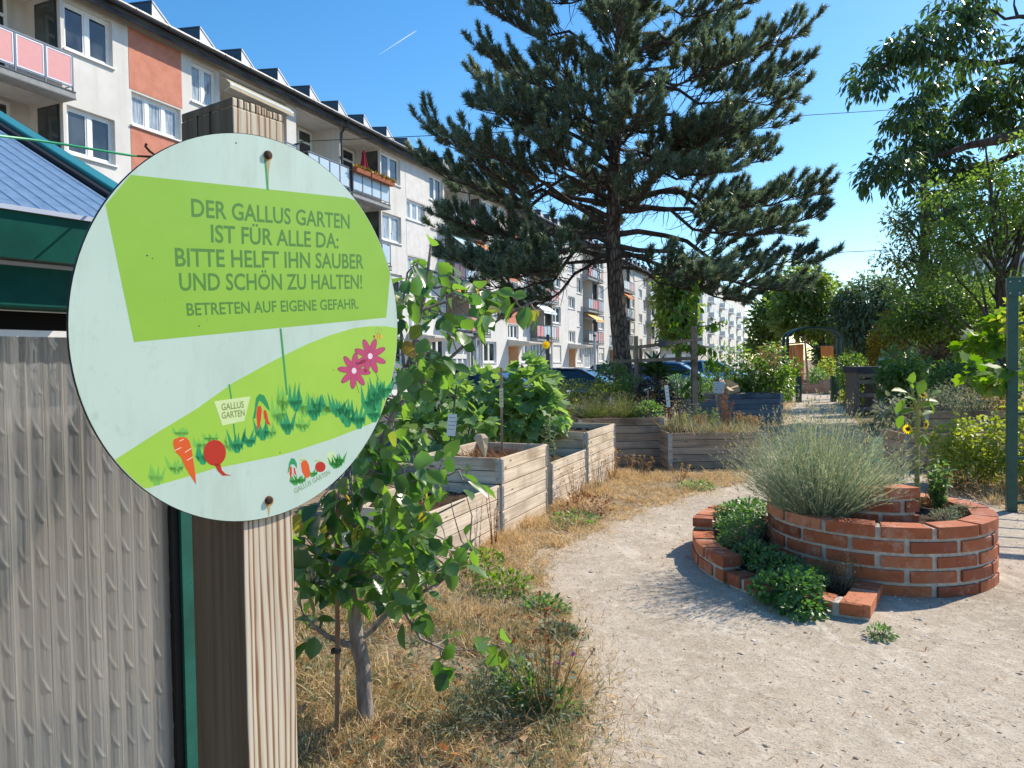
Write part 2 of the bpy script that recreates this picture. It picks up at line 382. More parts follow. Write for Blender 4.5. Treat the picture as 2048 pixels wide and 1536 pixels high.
SIDEGL = NT('side_glass').set(.08, .8); SIDEGL.col(SIDEGL.ramp(SIDEGL.noise(SIDEGL.coord((.6, .6, .9)), 1.2, 2), [(.35, (.02, .028, .028)), (.7, (.09, .11, .105))])); SIDEGL = SIDEGL.m

BLK = thing('apartment_block', 'long four-storey white apartment block with pink and blue balconies along the street', 'building', FO, FA)
SILL = [1.6, 4.47, 7.16, 9.85]
U0, U1 = -30.0, 58.2
holes = []; wins = []; logs = []; units = [(-15.55, 1), (-.64, 0), (11.3, 0), (23.2, 0), (35.1, 0), (47.0, 0)]
porch = []
for ui, (p, sp) in enumerate(units):
    for k in (1, 2, 3):
        z = 8.47-2.69*(3-k); holes.append((p+.06, p+1.79, z, z+.95, .2, 0)); wins.append(('stair_window', p+.06, p+1.79, z, z+.95, 3, ui))
    porch.append((p+.1, p+1.75, .12, 2.62)); holes.append((p+.1, p+1.75, .12, 2.62, 1.1, 1))
    cols = [(2.3, 3.7, 2)] if not sp else [(2.25, 3.28, 2)]
    lg = [(3.85, 6.6), (6.75, 8.35)] if not sp else [(3.4, 6.62), (7.15, 9.82), (9.95, 12.78)]
    w2 = (8.42, 10.2) if not sp else (12.86, 14.46)
    for k in range(4):
        for a, b_, nl in cols+[(w2[0], w2[1], 2)]:
            holes.append((p+a, p+b_, SILL[k], SILL[k]+1.25, .2, 0)); wins.append(('window', p+a, p+b_, SILL[k], SILL[k]+1.25, nl, ui))
        for j, (a, b_) in enumerate(lg):
            if k == 0:
                holes.append((p+a+.1, p+b_-.1, 1.05, 3.0, .2, 0)); wins.append(('ground_floor_window', p+a+.1, p+b_-.1, 1.05, 3.0, 4 if b_-a > 2 else 2, ui))
            else:
                f = SILL[k]-1.22; holes.append((p+a, p+b_, f, SILL[k]+1.38, 1.3, 0)); logs.append((p+a, p+b_, f, SILL[k]+1.38, k, ui, j, len(lg)))
# left remainder of the front
for k in range(4):
    holes.append((-17.45, -16.05, SILL[k], SILL[k]+1.25, .2, 0)); wins.append(('window', -17.45, -16.05, SILL[k], SILL[k]+1.25, 2, -1))
    if k: f = SILL[k]-1.22; holes.append((-21.3, -17.55, f, SILL[k]+1.38, 1.3, 0)); logs.append((-21.3, -17.55, f, SILL[k]+1.38, k, -1, 0, 1))
us = sorted({U0, U1} | {h[0] for h in holes} | {h[1] for h in holes}); TOPZ = 11.42
zs = sorted({0.0, TOPZ} | {h[2] for h in holes} | {h[3] for h in holes})
mb = MB()
# column-wise strips so the wall stays light: merge cells vertically where nothing opens
for i in range(len(us)-1):
    a, b_ = us[i], us[i+1]; um = (a+b_)/2
    hs = sorted([(h[2], h[3]) for h in holes if h[0] < um < h[1]]); z = 0.0
    for h0, h1 in hs+[(TOPZ, TOPZ)]:
        if h0-z > 1e-4: mb.face([(a, 0, z), (b_, 0, z), (b_, 0, h0), (a, 0, h0)])
        z = max(z, h1)
for a, b_, z0, z1, d, mi in holes:
    mb.face([(a, 0, z0), (a, 0, z1), (a, d, z1), (a, d, z0)], mi); mb.face([(b_, 0, z1), (b_, 0, z0), (b_, d, z0), (b_, d, z1)], mi)
    mb.face([(a, 0, z1), (b_, 0, z1), (b_, d, z1), (a, d, z1)], mi); mb.face([(a, 0, z0), (a, d, z0), (b_, d, z0), (b_, 0, z0)], mi)
    if d > .5: mb.face([(a, d, z0), (a, d, z1), (b_, d, z1), (b_, d, z0)], mi)
    else: mb.face([(a, d, z0), (a, d, z1), (b_, d, z1), (b_, d, z0)], 2)
mb.face([(U0, 0, 0), (U0, 0, TOPZ), (U0, 11, TOPZ), (U0, 11, 0)]); mb.face([(U1, 0, 0), (U1, 11, 0), (U1, 11, TOPZ), (U1, 0, TOPZ)])
mb.face([(U0, 11, 0), (U0, 11, TOPZ), (U1, 11, TOPZ), (U1, 11, 0)])
DARKIN = mat_plain('room_dark', (.03, .03, .032), .9, .1)
mb.build('wall', [PLASTER, PEACH, DARKIN], BLK)

BLIND = mat_plain('roller_blind', hx('#d9d8d2'), .6, .3, dirt=.06)
def window(name, a, b_, z0, z1, nl, y=.11, tilt=None, curtain=False, parent=None, sill=True, blind=0):
    parent = parent or BLK; m = MB(); t = .07
    m.box(a, b_, y, y+.06, z0, z0+t); m.box(a, b_, y, y+.06, z1-t, z1); m.box(a, a+t, y, y+.06, z0+t, z1-t); m.box(b_-t, b_, y, y+.06, z0+t, z1-t)
    for i in range(1, nl):
        x = a+(b_-a)*i/nl; m.box(x-.06, x+.06, y-.004, y+.056, z0+t, z1-t)
    for i in range(nl):                                   # opening sashes
        xa, xb = a+(b_-a)*i/nl+(.07 if i == 0 else .06), a+(b_-a)*(i+1)/nl-(.07 if i == nl-1 else .06); q = .045
        m.box(xa, xa+q, y+.012, y+.05, z0+t, z1-t); m.box(xb-q, xb, y+.012, y+.05, z0+t, z1-t); m.box(xa+q, xb-q, y+.012, y+.05, z0+t, z0+t+q); m.box(xa+q, xb-q, y+.012, y+.05, z1-t-q, z1-t)
    o = m.build(name, WHITE_FR, parent)
    m = MB(); m.box(a+.05, b_-.05, y+.03, y+.04, z0+.05, z1-.05); m.build('pane', CURT if curtain else GLASS, o)
    if blind:
        m = MB(); m.box(a+.012, b_-.012, y-.035, y-.006, z1-(z1-z0)*blind, z1-.002)
        for i in range(int((z1-z0)*blind/.05)): m.box(a+.012, b_-.012, y-.037, y-.0351, z1-i*.05-.006, z1-i*.05)
        m.build('blind', BLIND, o)
    if sill:
        m = MB(); m.box(a-.05, b_+.05, -.06, y-.002, z0-.05, z0-.004); m.build('sill', WHITE_FR, o)
    return o
rg = random.Random(11)
for nm, a, b_, z0, z1, nl, ui in wins:
    window(nm, a, b_, z0+.002, z1-.002, nl, curtain=(rg.random() < (.55 if nm == 'stair_window' else .35)), blind=(rg.choice((.25, .4, .6, 1)) if rg.random() < .24 and nm != 'stair_window' and ui > -1 else 0))
for ui, (p, sp) in enumerate(units):                      # coloured strips round the stair windows
    for z0, z1 in ((9.47, 11.2), (6.78, 8.42), (4.09, 5.73)): m = MB(); m.box(p, p+1.85, -.008, .02, z0, z1); tag(m.build('coloured_panel', ORANGE if ui in (0, 2) else OFFW, BLK), 'terracotta panel' if ui in (0, 2) else None)
    m = MB(); m.prism([(p-.1, -1.5, 2.78), (p-.1, 0, 2.66), (p-.1, 0, 3.02), (p-.1, -1.5, 2.86)], (2.5, 0, 0)); m.build('canopy', mat_plain('canopy_sheet', hx('#c9c6bd'), .6, .3) if ui == 0 else bpy.data.materials['canopy_sheet'], BLK)
    m = MB(); m.box(p+.45, p+1.4, 1.03, 1.09, .14, 2.3); d_ = m.build('door', DARKMET, BLK)
    m = MB(); m.box(p+.6, p+1.25, 1.015, 1.028, .9, 2.1); m.build('pane', GLASS, d_)
cols_cycle = {(-1, 0): (PINKP, PINKP)}
for a, b_, z0, z1, k, ui, j, nlg in logs:
    y = 1.3; lw = b_-a
    o = window('loggia_window', a+.25, a+lw*.55, z0+.85, z1-.35, 2, y=y-.06, sill=False)
    m = MB(); x0, x1 = a+lw*.6, min(b_-.2, a+lw*.6+.95); t = .08
    for q in ((x0, x1, z0+.02, z0+.12), (x0, x1, z0+1.95, z0+2.03), (x0, x1, z1-.2, z1-.12), (x0, x1, z0+.6, z0+.68)): m.box(q[0]+t, q[1]-t, y-.07, y-.01, q[2], q[3])
    m.box(x0, x0+t, y-.07, y-.01, z0+.02, z1-.12); m.box(x1-t, x1, y-.07, y-.01, z0+.02, z1-.12)
    o = m.build('balcony_door', WHITE_FR, BLK); m = MB(); m.box(x0+.05, x1-.05, y-.035, y-.02, z0+.05, z1-.15); m.build('pane', CURT if rg.random() < .3 else GLASS, o)
    if j == nlg-1:                                        # glazed cheek of the room beside the loggia
        m = MB(); m.box(b_-.03, b_-.012, .12, .95, z0+1.05, z1-.14); o = m.build('side_window', DARKMET, BLK)
        m = MB(); m.box(b_-.045, b_-.031, .16, .91, z0+1.1, z1-.19); m.build('pane', SIDEGL, o)
    m = MB(); m.box(a+.03, b_-.0, -.5, -.01, z0-.22, z0-.03); bal = m.build('balcony', SLABM, BLK)
    m = MB(); m.box(a+.03, b_, -.515, -.502, z0-.05, z0-.02); m.box(a+.03, b_, -.515, -.502, z0-.235, z0-.2); m.build('edge_flashing', DARKMET, bal)
    zt = z0+.92; npan = 5 if lw > 3 else (4 if lw > 2.5 else 3); xa, xb = a+.05, b_-.04
    m = MB(); m.box(xa, xb, -.5, -.455, zt-.04, zt); m.box(xa, xb, -.49, -.465, z0+.06, z0+.09)
    for i in range(npan+1):
        x = xa+(xb-xa)*i/npan; x = min(max(x, xa+.02), xb-.02); m.box(x-.018, x+.018, -.497, -.46, z0-.02, zt-.042)
    for x in (xa+.02, xb-.02): m.box(x-.015, x+.015, -.453, -.02, zt-.035, zt-.005); m.box(x-.012, x+.012, -.453, -.02, z0+.1, z0+.12)
    m.build('railing', RAILM, bal)
    if ui == -1: sets = [(PINKP, range(npan))]
    elif ui == 0: sets = [(BLUEP, range(npan))]
    elif (ui+k+j) % 3 == 0: sets = [(PINKP, range(0, npan-2)), (BLUEP, range(npan-2, npan))]
    elif (ui+k+j) % 3 == 1: sets = [(GREYP, range(0, npan-1)), (PINKP, range(npan-1, npan))]
    else: sets = [(BLUEP, range(0, npan-2)), (PINKP, range(npan-2, npan))]
    for mt, rr in sets:
        m = MB()
        for i in rr:
            x0, x1 = xa+(xb-xa)*i/npan+.045, xa+(xb-xa)*(i+1)/npan-.045; m.box(x0, x1, -.486, -.478, z0+.12, zt-.07)
        m.build('railing_panel', mt, bal)
    if ui == -1:
        m = MB()
        for i in range(npan):
            x0, x1 = xa+(xb-xa)*i/npan+.03, xa+(xb-xa)*(i+1)/npan-.03
            for q in ((x0, x1, z0+.105, z0+.135), (x0, x1, zt-.085, zt-.055), (x0, x0+.03, z0+.136, zt-.086), (x1-.03, x1, z0+.136, zt-.086)): m.box(q[0], q[1], -.492, -.474, q[2], q[3])
        m.build('panel_frame', ALU, bal)
# roof, fascia, gutter, solar rows
m = MB(); m.prism([(U0-.3, -.42, 11.46), (U0-.3, -.42, 11.5), (U0-.3, 5.5, 12.3), (U0-.3, 11.4, 11.5), (U0-.3, 11.4, 11.44)], (U1-U0+.6, 0, 0)); roof = m.build('roof', ROOFD, BLK)
m = MB(); m.box(U0-.2, U1+.2, -.36, -.33, 11.2, 11.455); m.build('fascia', FASC, roof)
m = MB(); m.box(U0-.15, U1+.15, -.325, -.005, 11.425, 11.452); m.build('soffit', FASC, roof)
m = MB(); m.tube([(U0-.3, -.46, 11.5), (U1+.3, -.46, 11.5)], .085, 10)
for i in range(80):
    u = U0+i*1.1; m.tube([(u, -.46, 11.5), (u+.05, -.46, 11.5)], .094, 10)
m.build('gutter', DARKMET, roof)
SOLW = mat_plain('solar_side', hx('#d8dadb'), .5, .4, dirt=.06); SOLD = mat_plain('solar_back', (.05, .06, .08), .3, .6)
for i in range(42):
    u = -16.4+i*1.8
    m = MB(); A, B, C_ = (u, .12, 12.36), (u+.98, .12, 11.64), (u-.02, .12, 11.58)
    m.face([A, C_, B], 0); D = Vector((0, 3.6, .42))
    m.face([Vector(A)+D, Vector(B)+D, Vector(C_)+D], 0); m.face([A, Vector(A)+D, Vector(C_)+D, C_], 1); m.face([A, B, Vector(B)+D, Vector(A)+D], 1)
    m.bar(A, B, .04, .04, mi=0); m.bar(A, Vector(A)+D, .04, .04, mi=1)
    m.build('solar_row', [SOLW, SOLD], roof)
for u in (-5.72, 6.02-.02, 17.95, 29.85, 41.8):
    m = MB(); m.tube([(u, -.44, 11.42), (u, -.3, 11.25), (u, -.09, 11.0), (u, -.09, .3)], .055, 8)
    for z in (10, 7.5, 5, 2.5): m.box(u-.07, u+.07, -.12, -.01, z, z+.04)
    m.build('downpipe', DARKMET, BLK)
# awnings
def awning(a, b_, z, out, drop, mats, stripes=0):
    m = MB(); n = stripes or 1
    for i in range(n):
        x0, x1 = a+(b_-a)*i/n, a+(b_-a)*(i+1)/n
        m.face([(x0, -.02, z), (x1, -.02, z), (x1, -out, z-drop), (x0, -out, z-drop)], i % len(mats)); m.face([(x0, -out, z-drop), (x1, -out, z-drop), (x1, -out-.01, z-drop-.16), (x0, -out-.01, z-drop-.16)], i % len(mats))
    o = m.build('awning', mats, BLK); m = MB(); m.bar((a, -out+.02, z-drop-.01), (b_, -out+.02, z-drop-.01), .05); m.bar((a+.1, -.04, z-.5), (a+.1, -out, z-drop-.03), .03); m.bar((b_-.1, -.04, z-.5), (b_-.1, -out, z-drop-.03), .03); m.build('awning_arm', ALU, o)
def cloth(nm, c): return mat_plain(nm, c, .8, .15, dirt=.05)
CREAM, TEAL, WHC, YEL, ORG = cloth('cream_cloth', hx('#b3a98f')), cloth('teal_cloth', hx('#3f8fa6')), cloth('white_cloth', hx('#dfe6e6')), cloth('yellow_cloth', hx('#e8c27a')), cloth('orange_cloth', hx('#d9864a'))
awning(-12.1, -9.0, 11.1, .40, .34, [CREAM]); awning(3.3, 5.9, 8.5, 1.35, 1.05, [TEAL, WHC], 15); awning(15.2, 17.8, 8.5, 1.2, .9, [YEL]); awning(27.1, 29.7, 5.75, 1.1, .7, [YEL])
awning(6.2, 7.6, 8.5, .9, .6, [ORG]); awning(38.9, 41.6, 8.5, .9, .6, [ORG]); awning(3.3, 5.9, 5.75, 1.1, .8, [ORG]); awning(15.2, 17.8, 5.75, 1.0, .7, [WHC])
# umbrella and flower boxes on the top balcony
t = thing('parasol', 'closed dark red parasol on the top floor balcony beside the downpipe', 'parasol', fw(-4.2, -.12, 8.63))
m = MB(); m.tube([(0, 0, 0), (0, 0, 2.15)], .02, 8); m.build('pole', ALU, t)
m = MB(); rings = []
for z, r in ((.78, .30), (.95, .27), (1.3, .2), (1.7, .11), (2.0, .055), (2.12, .02)):
    rings.append([(r*(1 if i % 2 else .68)*math.cos(i*math.pi/8), r*(1 if i % 2 else .68)*math.sin(i*math.pi/8), z) for i in range(16)])
m.loft(rings); m.build('canopy', cloth('maroon_cloth', hx('#96303f')), t)
TERRA = mat_plain('terracotta_pot', hx('#a9664a'), .75, .2)
for i, (u, ln) in enumerate(((-5.1, 1.0), (-4.0, 1.0), (-3.1, .75))):
    t = thing('flower_box', ('terracotta flower box next to the downpipe on the top balcony railing', 'middle flower box below the red parasol on the balcony railing', 'short flower box at the window end of the top balcony railing')[i], 'flower box', fw(u, -.62, 9.42), FA, 'flower boxes along the balcony railing')
    m = MB(); m.prism([(-ln/2, -.09, 0), (-ln/2, .09, 0), (-ln/2, .11, .17), (-ln/2, -.11, .17)], (ln, 0, 0)); m.build('trough', TERRA, t)
    n = 260; P = np.stack([RNG.uniform(-ln/2, ln/2, n), RNG.uniform(-.1, .1, n), np.full(n, .16)], 1); D = norm(np.array([0, 0, 1.0])+rdir(n)*.9)
    leaves('flowers', P, D, rdir(n), RNG.uniform(.08, .24, n), 'simple', mat_leaf('balcony_flowers', (.14, .13, .04), (.32, .17, .05), .3, c3=(.5, .12, .06)) if i == 0 else bpy.data.materials['balcony_flowers'], t, .5)

# ================================================================ SECOND BLOCK, GARAGE, GREY BLOCK
def plain_block(name, label, M, L, Dp, H, rows, cols, mat, wsz, z0=1.6, balc=True, face=-1, roofmat=ROOFD, endwin=0):
    loc = M.translation; o = thing(name, label, 'building', loc, M.to_euler().z)
    m = MB(); y0, y1 = (0, Dp) if face < 0 else (-Dp, 0)
    m.box(0, L, y0, y1, -.2, H); m.build('wall', mat, o)
    m = MB(); m.box(-.25, L+.25, y0-.25, y1+.25, H+.003, H+.22); m.build('roof', roofmat, o)
    wd, hd = wsz; step = (L-2)/cols; f = face
    fr = MB(); fr.box(-wd/2, wd/2, -.03, .02, 0, hd); gl = MB(); gl.box(-wd/2+.07, wd/2-.07, -.045, -.032, .07, hd-.07)
    first = None
    for r in range(rows):
        for c_ in range(cols):
            x, z = 1+step*(c_+.5), z0+r*2.75
            if first is None: q = fr.build('window', WHITE_FR, o); g_ = gl.build('pane', GLASS, q); first = q
            else: q = copy_tree(first, o)
            q.location = (x, -.002 if f < 0 else .002, z); q.rotation_euler = (0, 0, 0 if f < 0 else math.pi)
    if balc:
        bm = MB(); bm.box(-step*.42, step*.42, -1.0, -.01, -.18, 0); bm.box(-step*.42, step*.42, -1.0, -.95, .08, .95); bm.box(-step*.42, -step*.42+.05, -.94, -.01, .08, .95); fb = None
        for r in range(1, rows):
            for c_ in range(1, cols, 3):
                if fb is None: q = fb = bm.build('balcony', GREYP, o)
                else: q = fb.copy(); COL.objects.link(q); q.parent = o
                q.location = (1+step*(c_+.5), -.03 if f < 0 else .03, z0-.75+r*2.75); q.rotation_euler = (0, 0, 0 if f < 0 else math.pi)
    return o
M2 = Matrix.Translation(fw(93.6, 0)) @ Matrix.Rotation(FA, 4, 'Z')
B2 = plain_block('apartment_block', 'taller white block with plain gable wall beyond the low garage', M2, 75, 12, 16.3, 5, 14, PLASTER, (1.3, 1.4))
M3 = Matrix.Translation(fw(78, -1.0)) @ Matrix.Rotation(FA, 4, 'Z')
G = thing('garage', 'low flat-roofed garage between the two apartment blocks', 'garage', M3.translation, FA)
m = MB(); m.box(0, 12, 0, 11, 0, 3.6); m.build('wall', mat_noise('garage_plaster', hx('#b9b3ab'), hx('#cbc5bc'), 2, .9, .1), G)
m = MB(); m.box(-.8, 12.4, -.5, 11.3, 3.603, 3.95); m.build('roof', FASC, G)
m = MB(); m.box(-.04, .02, 1.2, 4.0, 0, 2.6); m.build('garage_door', WHITE_FR, G)
for y in (5.5, 7.5): m = MB(); m.box(-.04, .02, y, y+1.1, 2.7, 3.1); m.build('window', GLASS, G)
# its front looks towards the path, so the local frame is turned round
GM = Matrix.Translation(Vector((14.7+.391*160, -6.24+.92*160, 0))) @ Matrix.Rotation(FA+math.pi, 4, 'Z')
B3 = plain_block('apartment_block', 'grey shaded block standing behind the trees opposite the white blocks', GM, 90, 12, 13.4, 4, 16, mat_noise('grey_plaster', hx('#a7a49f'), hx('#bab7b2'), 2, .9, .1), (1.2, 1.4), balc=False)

# ================================================================ CABLES, LAMP POSTS, CONTRAIL
CABLE = mat_plain('cable_black', (.02, .03, .03), .6, .3)
def cable(label, a, b_, sag, r=.012):
    m = MB(); m.tube(curve_pts(a, b_, sag, 24), r, 6); return tag(m.build('overhead_cable', CABLE), label, 'cable')
cable('thin cable from the balconies past the pine crown', at(600, 283, 27.2), at(2250, 186, 34), .004, .014)
cable('lower thin cable high across the street right of the pine', at(1180, 522, 52), at(2080, 484, 70), .003, .032)
for (px, py, yy), lb in (((590, 290, 27.2), 'dark cable bracket on the pier beside the wooden post top'), ((775, 470, 33.6), 'dark cable bracket on the wall below the parasol balcony')):
    p = at(px, py, yy); m = MB(); m.tube([p+Vector((-.25, .12, -.18)), p+Vector((0, 0, 0)), p+Vector((.22, -.1, .05))], [.05, .06, .02], 8); m.tube([p+Vector((-.28, .15, -.25)), p+Vector((-.1, .08, 0))], .03, 6)
    tag(m.build('cable_bracket', DARKMET), lb, 'bracket')
LAMPD, LAMPL = mat_plain('lamp_dark', (.05, .055, .07), .4, .5), mat_plain('lamp_pale', hx('#c9ccd0'), .4, .5)
for px, Y, h, mt, lb in ((952, 30, 2.7, LAMPL, 'pale slim post in front of the ground floor windows left'), (1097, 34, 2.75, LAMPD, 'dark slim post behind the yellow flower'), (1190, 36, 2.8, LAMPL, 'pale slim post just left of the pine trunk')):
    t = thing('street_post', lb, 'post', gx(px, Y)); m = MB(); m.tube([(0, 0, 0), (0, 0, h)], .07, 10); m.build('shaft', mt, t); m = MB(); m.tube([(0, 0, h), (0, 0, h+.08), (0, 0, h+.12)], [.085, .085, .03], 10); m.build('cap', DARKMET, t)
CON = NT('vapour'); CON.b = CON.n('ShaderNodeBsdfTranslucent'); CON.b.inputs[0].default_value = (.95, .95, .97, 1); tr = CON.n('ShaderNodeBsdfTransparent'); mx = CON.n('ShaderNodeMixShader'); mx.inputs[0].default_value = .5
CON.l(CON.b.outputs[0], mx.inputs[1]); CON.l(tr.outputs[0], mx.inputs[2]); CON.l(mx.outputs[0], CON.o.inputs[0])
m = MB(); a, b_ = at(757, 110, 5000), at(833, 61, 5000); m.tube([a.lerp(b_, i/9) for i in range(10)], [.4, .9, 1.3, 1.7, 2.0, 2.4, 2.8, 3.1, 2.8, 1.0], 8)
tag(m.build('contrail', CON.m), 'short white vapour trail high in the blue sky', 'contrail')

# ================================================================ CARS
TYRE = mat_plain('tyre', (.015, .015, .016), .8, .2); RIM = mat_plain('rim', (.5, .5, .52), .3, .5, metal=.8); CARGL = NT('car_glass').set(.03, 1.0); CARGL.b.inputs['Base Color'].default_value = (.012, .016, .018, 1); CARGL = CARGL.m
LAMPG = NT('headlamp').set(.08, .8); LAMPG.b.inputs['Base Color'].default_value = (.6, .62, .65, 1); LAMPG = LAMPG.m
def car(name, label, loc, rz, paint, H=1.45, L=4.3, W=1.78):
    t = thing(name, label, 'car', loc, rz, 'cars parked along the street'); s = L/4.3; hb = H/1.45
    P = NT('car_paint').set(.3, .5); P.b.inputs['Base Color'].default_value = rgba(paint); P.b.inputs['Coat Weight'].default_value = 1; P.b.inputs['Coat Roughness'].default_value = .05; P = P.m
    st = [(-2.15, .42, .72, .62), (-2.08, .3, .9, .78), (-1.7, .24, .95, .86), (-.6, .22, .95, .89), (.6, .22, .94, .89), (1.15, .23, .9, .88), (1.7, .26, .8, .83), (2.05, .3, .68, .72), (2.15, .4, .58, .58)]
    rings = []
    for x, zb, zt, hw in st:
        hw *= W/1.78; zt *= hb; rings.append([(x*s, -hw*.86, zb), (x*s, -hw, zb+.16), (x*s, -hw, zt-.14), (x*s, -hw*.93, zt-.03), (x*s, -hw*.55, zt+.012), (x*s, 0, zt+.025), (x*s, hw*.55, zt+.012), (x*s, hw*.93, zt-.03), (x*s, hw, zt-.14), (x*s, hw, zb+.16), (x*s, hw*.86, zb)])
    m = MB(); m.loft(rings); m.build('body', P, t, True)
    w1, w2 = .80*W/1.78, .60*W/1.78; zb, zt = .93*hb, H-.04
    lo = [(-1.95*s, zb), (1.1*s, zb-.03)]; hi = [(-1.5*s, zt-.03), (.25*s, zt-.02)]
    m = MB(); R0 = [(lo[0][0], -w1, lo[0][1]), (lo[1][0], -w1, lo[1][1]), (lo[1][0], w1, lo[1][1]), (lo[0][0], w1, lo[0][1])]; R1 = [(hi[0][0], -w2, hi[0][1]), (hi[1][0], -w2, hi[1][1]), (hi[1][0], w2, hi[1][1]), (hi[0][0], w2, hi[0][1])]
    m.loft([R0, R1]); m.build('window', CARGL, t)
    m = MB(); rr = []
    for x, z, q in ((hi[0][0]-.14, zt-.1, .9), (hi[0][0]+.1, zt-.01, 1), (-.5*s, zt+.035, 1.02), (hi[1][0]-.1, zt+.005, 1), (hi[1][0]+.1, zt-.07, .96)):
        rr.append([(x, -w2*q-.04, z-.05), (x, -w2*q, z), (x, 0, z+.03), (x, w2*q, z), (x, w2*q+.04, z-.05)])
    m.loft(rr, closed=False, caps=False)
    for sy in (-1, 1):
        for A, B in ((R0[0], R1[0]), (R0[1], R1[1])): m.bar((A[0], sy*(w1+.005), A[2]), (B[0], sy*(w2+.02), B[2]), .07, .05)
        m.bar((-.35*s, sy*(w1+.005), zb), (-.45*s, sy*(w2+.02), zt-.02), .08, .04); m.bar((lo[0][0], sy*(w1+.012), zb-.005), (lo[1][0], sy*(w1+.012), zb-.03), .03, .03)
    m.build('roof', P, t, True)
    for x in (-1.32*s, 1.32*s):
        for sy in (-1, 1):
            m = MB(); m.tube([(x, sy*(W/2-.2), .31), (x, sy*(W/2-.01), .31)], .31, 20); wh = m.build('wheel', TYRE, t, True); m = MB(); m.tube([(x, sy*(W/2-.02), .31), (x, sy*(W/2+.004), .31)], .2, 14); m.build('rim', RIM, wh)
    for sy in (-1, 1):
        m = MB(); m.box(1.96*s, 2.1*s, sy*.6-.17, sy*.6+.17, .58, .7); m.build('headlight', LAMPG, t, bevel=.02); m = MB(); m.box(.72*s, .88*s, sy*(W/2+.08)-.09, sy*(W/2+.08)+.09, .93*hb, 1.07*hb); m.build('mirror', P, t, bevel=.03)
    m = MB(); m.box(2.13*s, 2.17*s, -.26, .26, .42, .53); m.build('number_plate', mat_plain('plate', hx('#d8dadb'), .4, .4), t)
    return t
CA = FA-math.pi/2
def fcar(px, Y, *a, **k):
    p = gx(px, Y); return car('parked_car', a[0], p, CA+k.pop('dr', 0), *a[1:], **k)
fcar(1158, 23.0, 'black hatchback parked between the squash mound and the pine trunk', (.012, .013, .016), H=1.36, L=4.5)
fcar(990, 21.5, 'black car hidden behind the left squash leaves', (.014, .014, .017), H=1.38)
fcar(1296, 33, 'white car showing just right of the pine trunk', (.72, .73, .74), H=1.45)
fcar(1352, 30, 'blue car behind the trellis post with the beans', (.08, .20, .42), H=1.5)
fcar(1428, 35, 'pale blue car farthest right in the parked row', (.22, .42, .58), H=1.55)
fcar(1246, 40, 'dark grey car behind the pine trunk', (.06, .06, .07), H=1.45)
# ================================================================ helper: part modelled in world coordinates under a thing
def wpart(o, t):
    o.parent = t; o.matrix_parent_inverse = (Matrix.Translation(t.location) @ t.rotation_euler.to_matrix().to_4x4()).inverted(); return o

# ================================================================ ROUND SIGN
PH, TL_ = R_(33.34), R_(3.48)
SG_N = Vector((math.cos(PH), -math.sin(PH), 0)); SG_U = Vector((math.sin(PH), math.cos(PH), 0))
SG_V = (Vector((0, 0, 1))*math.cos(TL_) + SG_N*math.sin(TL_)).normalized(); SG_NN = SG_U.cross(SG_V); SG_NN = SG_NN if SG_NN.dot(SG_N) > 0 else -SG_NN
SG_C = at(537.15, 663.18, .9); SG_R = .2346
sign = thing('round_sign', 'round pale green garden rules sign screwed to the wooden post', 'sign', SG_C)
def sp(px, py, e=0.0):
    d = ray(px, py); s = (SG_C-CAM).dot(SG_NN)/d.dot(SG_NN); return CAM+d*s+SG_NN*e
def Z5(*p): return [(130+x/3.0118, 250+y/3.0118) for x, y in p]
def Z6(*p): return [(130+x/3.0118, 620+y/3.0118) for x, y in p]
def art(name, polys, col, e, rough=.35, m=None, clip=True):
    """flat printed shapes on the sign, clipped to its disc"""
    mb = MB()
    for p in polys:
        P = [sp(x, y, e*.1) for x, y in p]; t = tessellate_polygon([P])
        for a, b_, c_ in t:
            q = [P[a], P[b_], P[c_]]
            if (q[1]-q[0]).cross(q[2]-q[0]).dot(SG_NN) < 0: q.reverse()
            mb.face(q)
    return wpart(mb.build(name, m or mat_plain(name, col, rough, .4, dirt=.03)), sign)
n_ = 128
m = MB(); ring = lambda r, e: [SG_C+(SG_U*math.cos(2*math.pi*i/n_)+SG_V*math.sin(2*math.pi*i/n_))*r+SG_NN*e for i in range(n_)]
N = NT('sign_face').set(.38, .45); v = N.coord()
c = N.ramp(N.noise(v, 4, 4), [(.35, hx('#bdd3c6')), (.65, hx('#c8dccf'))])
c = N.mix(c, hx('#9fb8ac'), N.ramp(N.noise(v, 46, 5, .7), [(.6, (0, 0, 0)), (.78, (.6, .6, .6))])); c = N.mix(c, hx('#a9b7a4'), N.ramp(N.noise(N.coord((9, 9, 1.6)), 2.2, 5, .7), [(.5, (0, 0, 0)), (.8, (.6, .6, .6))])); N.col(c); SIGNF = N.m
EDGE = mat_plain('sign_edge', (.05, .05, .05), .5, .4)
m.loft([ring(SG_R, -.003), ring(SG_R, -.0002)], caps=False); m.face(list(reversed(ring(SG_R, -.003))), 0); wpart(m.build('rim', EDGE), sign)
m = MB(); m.face(ring(SG_R-.0006, 0)); wpart(m.build('face', SIGNF), sign)
def disc_clip(p):                       # pull points that stick out back onto the disc
    out = []
    for x, y in p:
        w_ = sp(x, y)-SG_C; r = w_.length
        if r > SG_R-.0012:
            w_ = w_*((SG_R-.0012)/r)
            q = SG_C+w_; dq = CAMROT.transposed() @ (q-CAM); x, y = 1024+FPX*dq.x/-dq.z, 768-FPX*dq.y/-dq.z
        out.append((x, y))
    return out
def dens(p, k=10):
    o = []
    for i in range(len(p)):
        a, b_ = p[i], p[(i+1) % len(p)]; o += [(a[0]+(b_[0]-a[0])*j/k, a[1]+(b_[1]-a[1])*j/k) for j in range(k)]
    return o
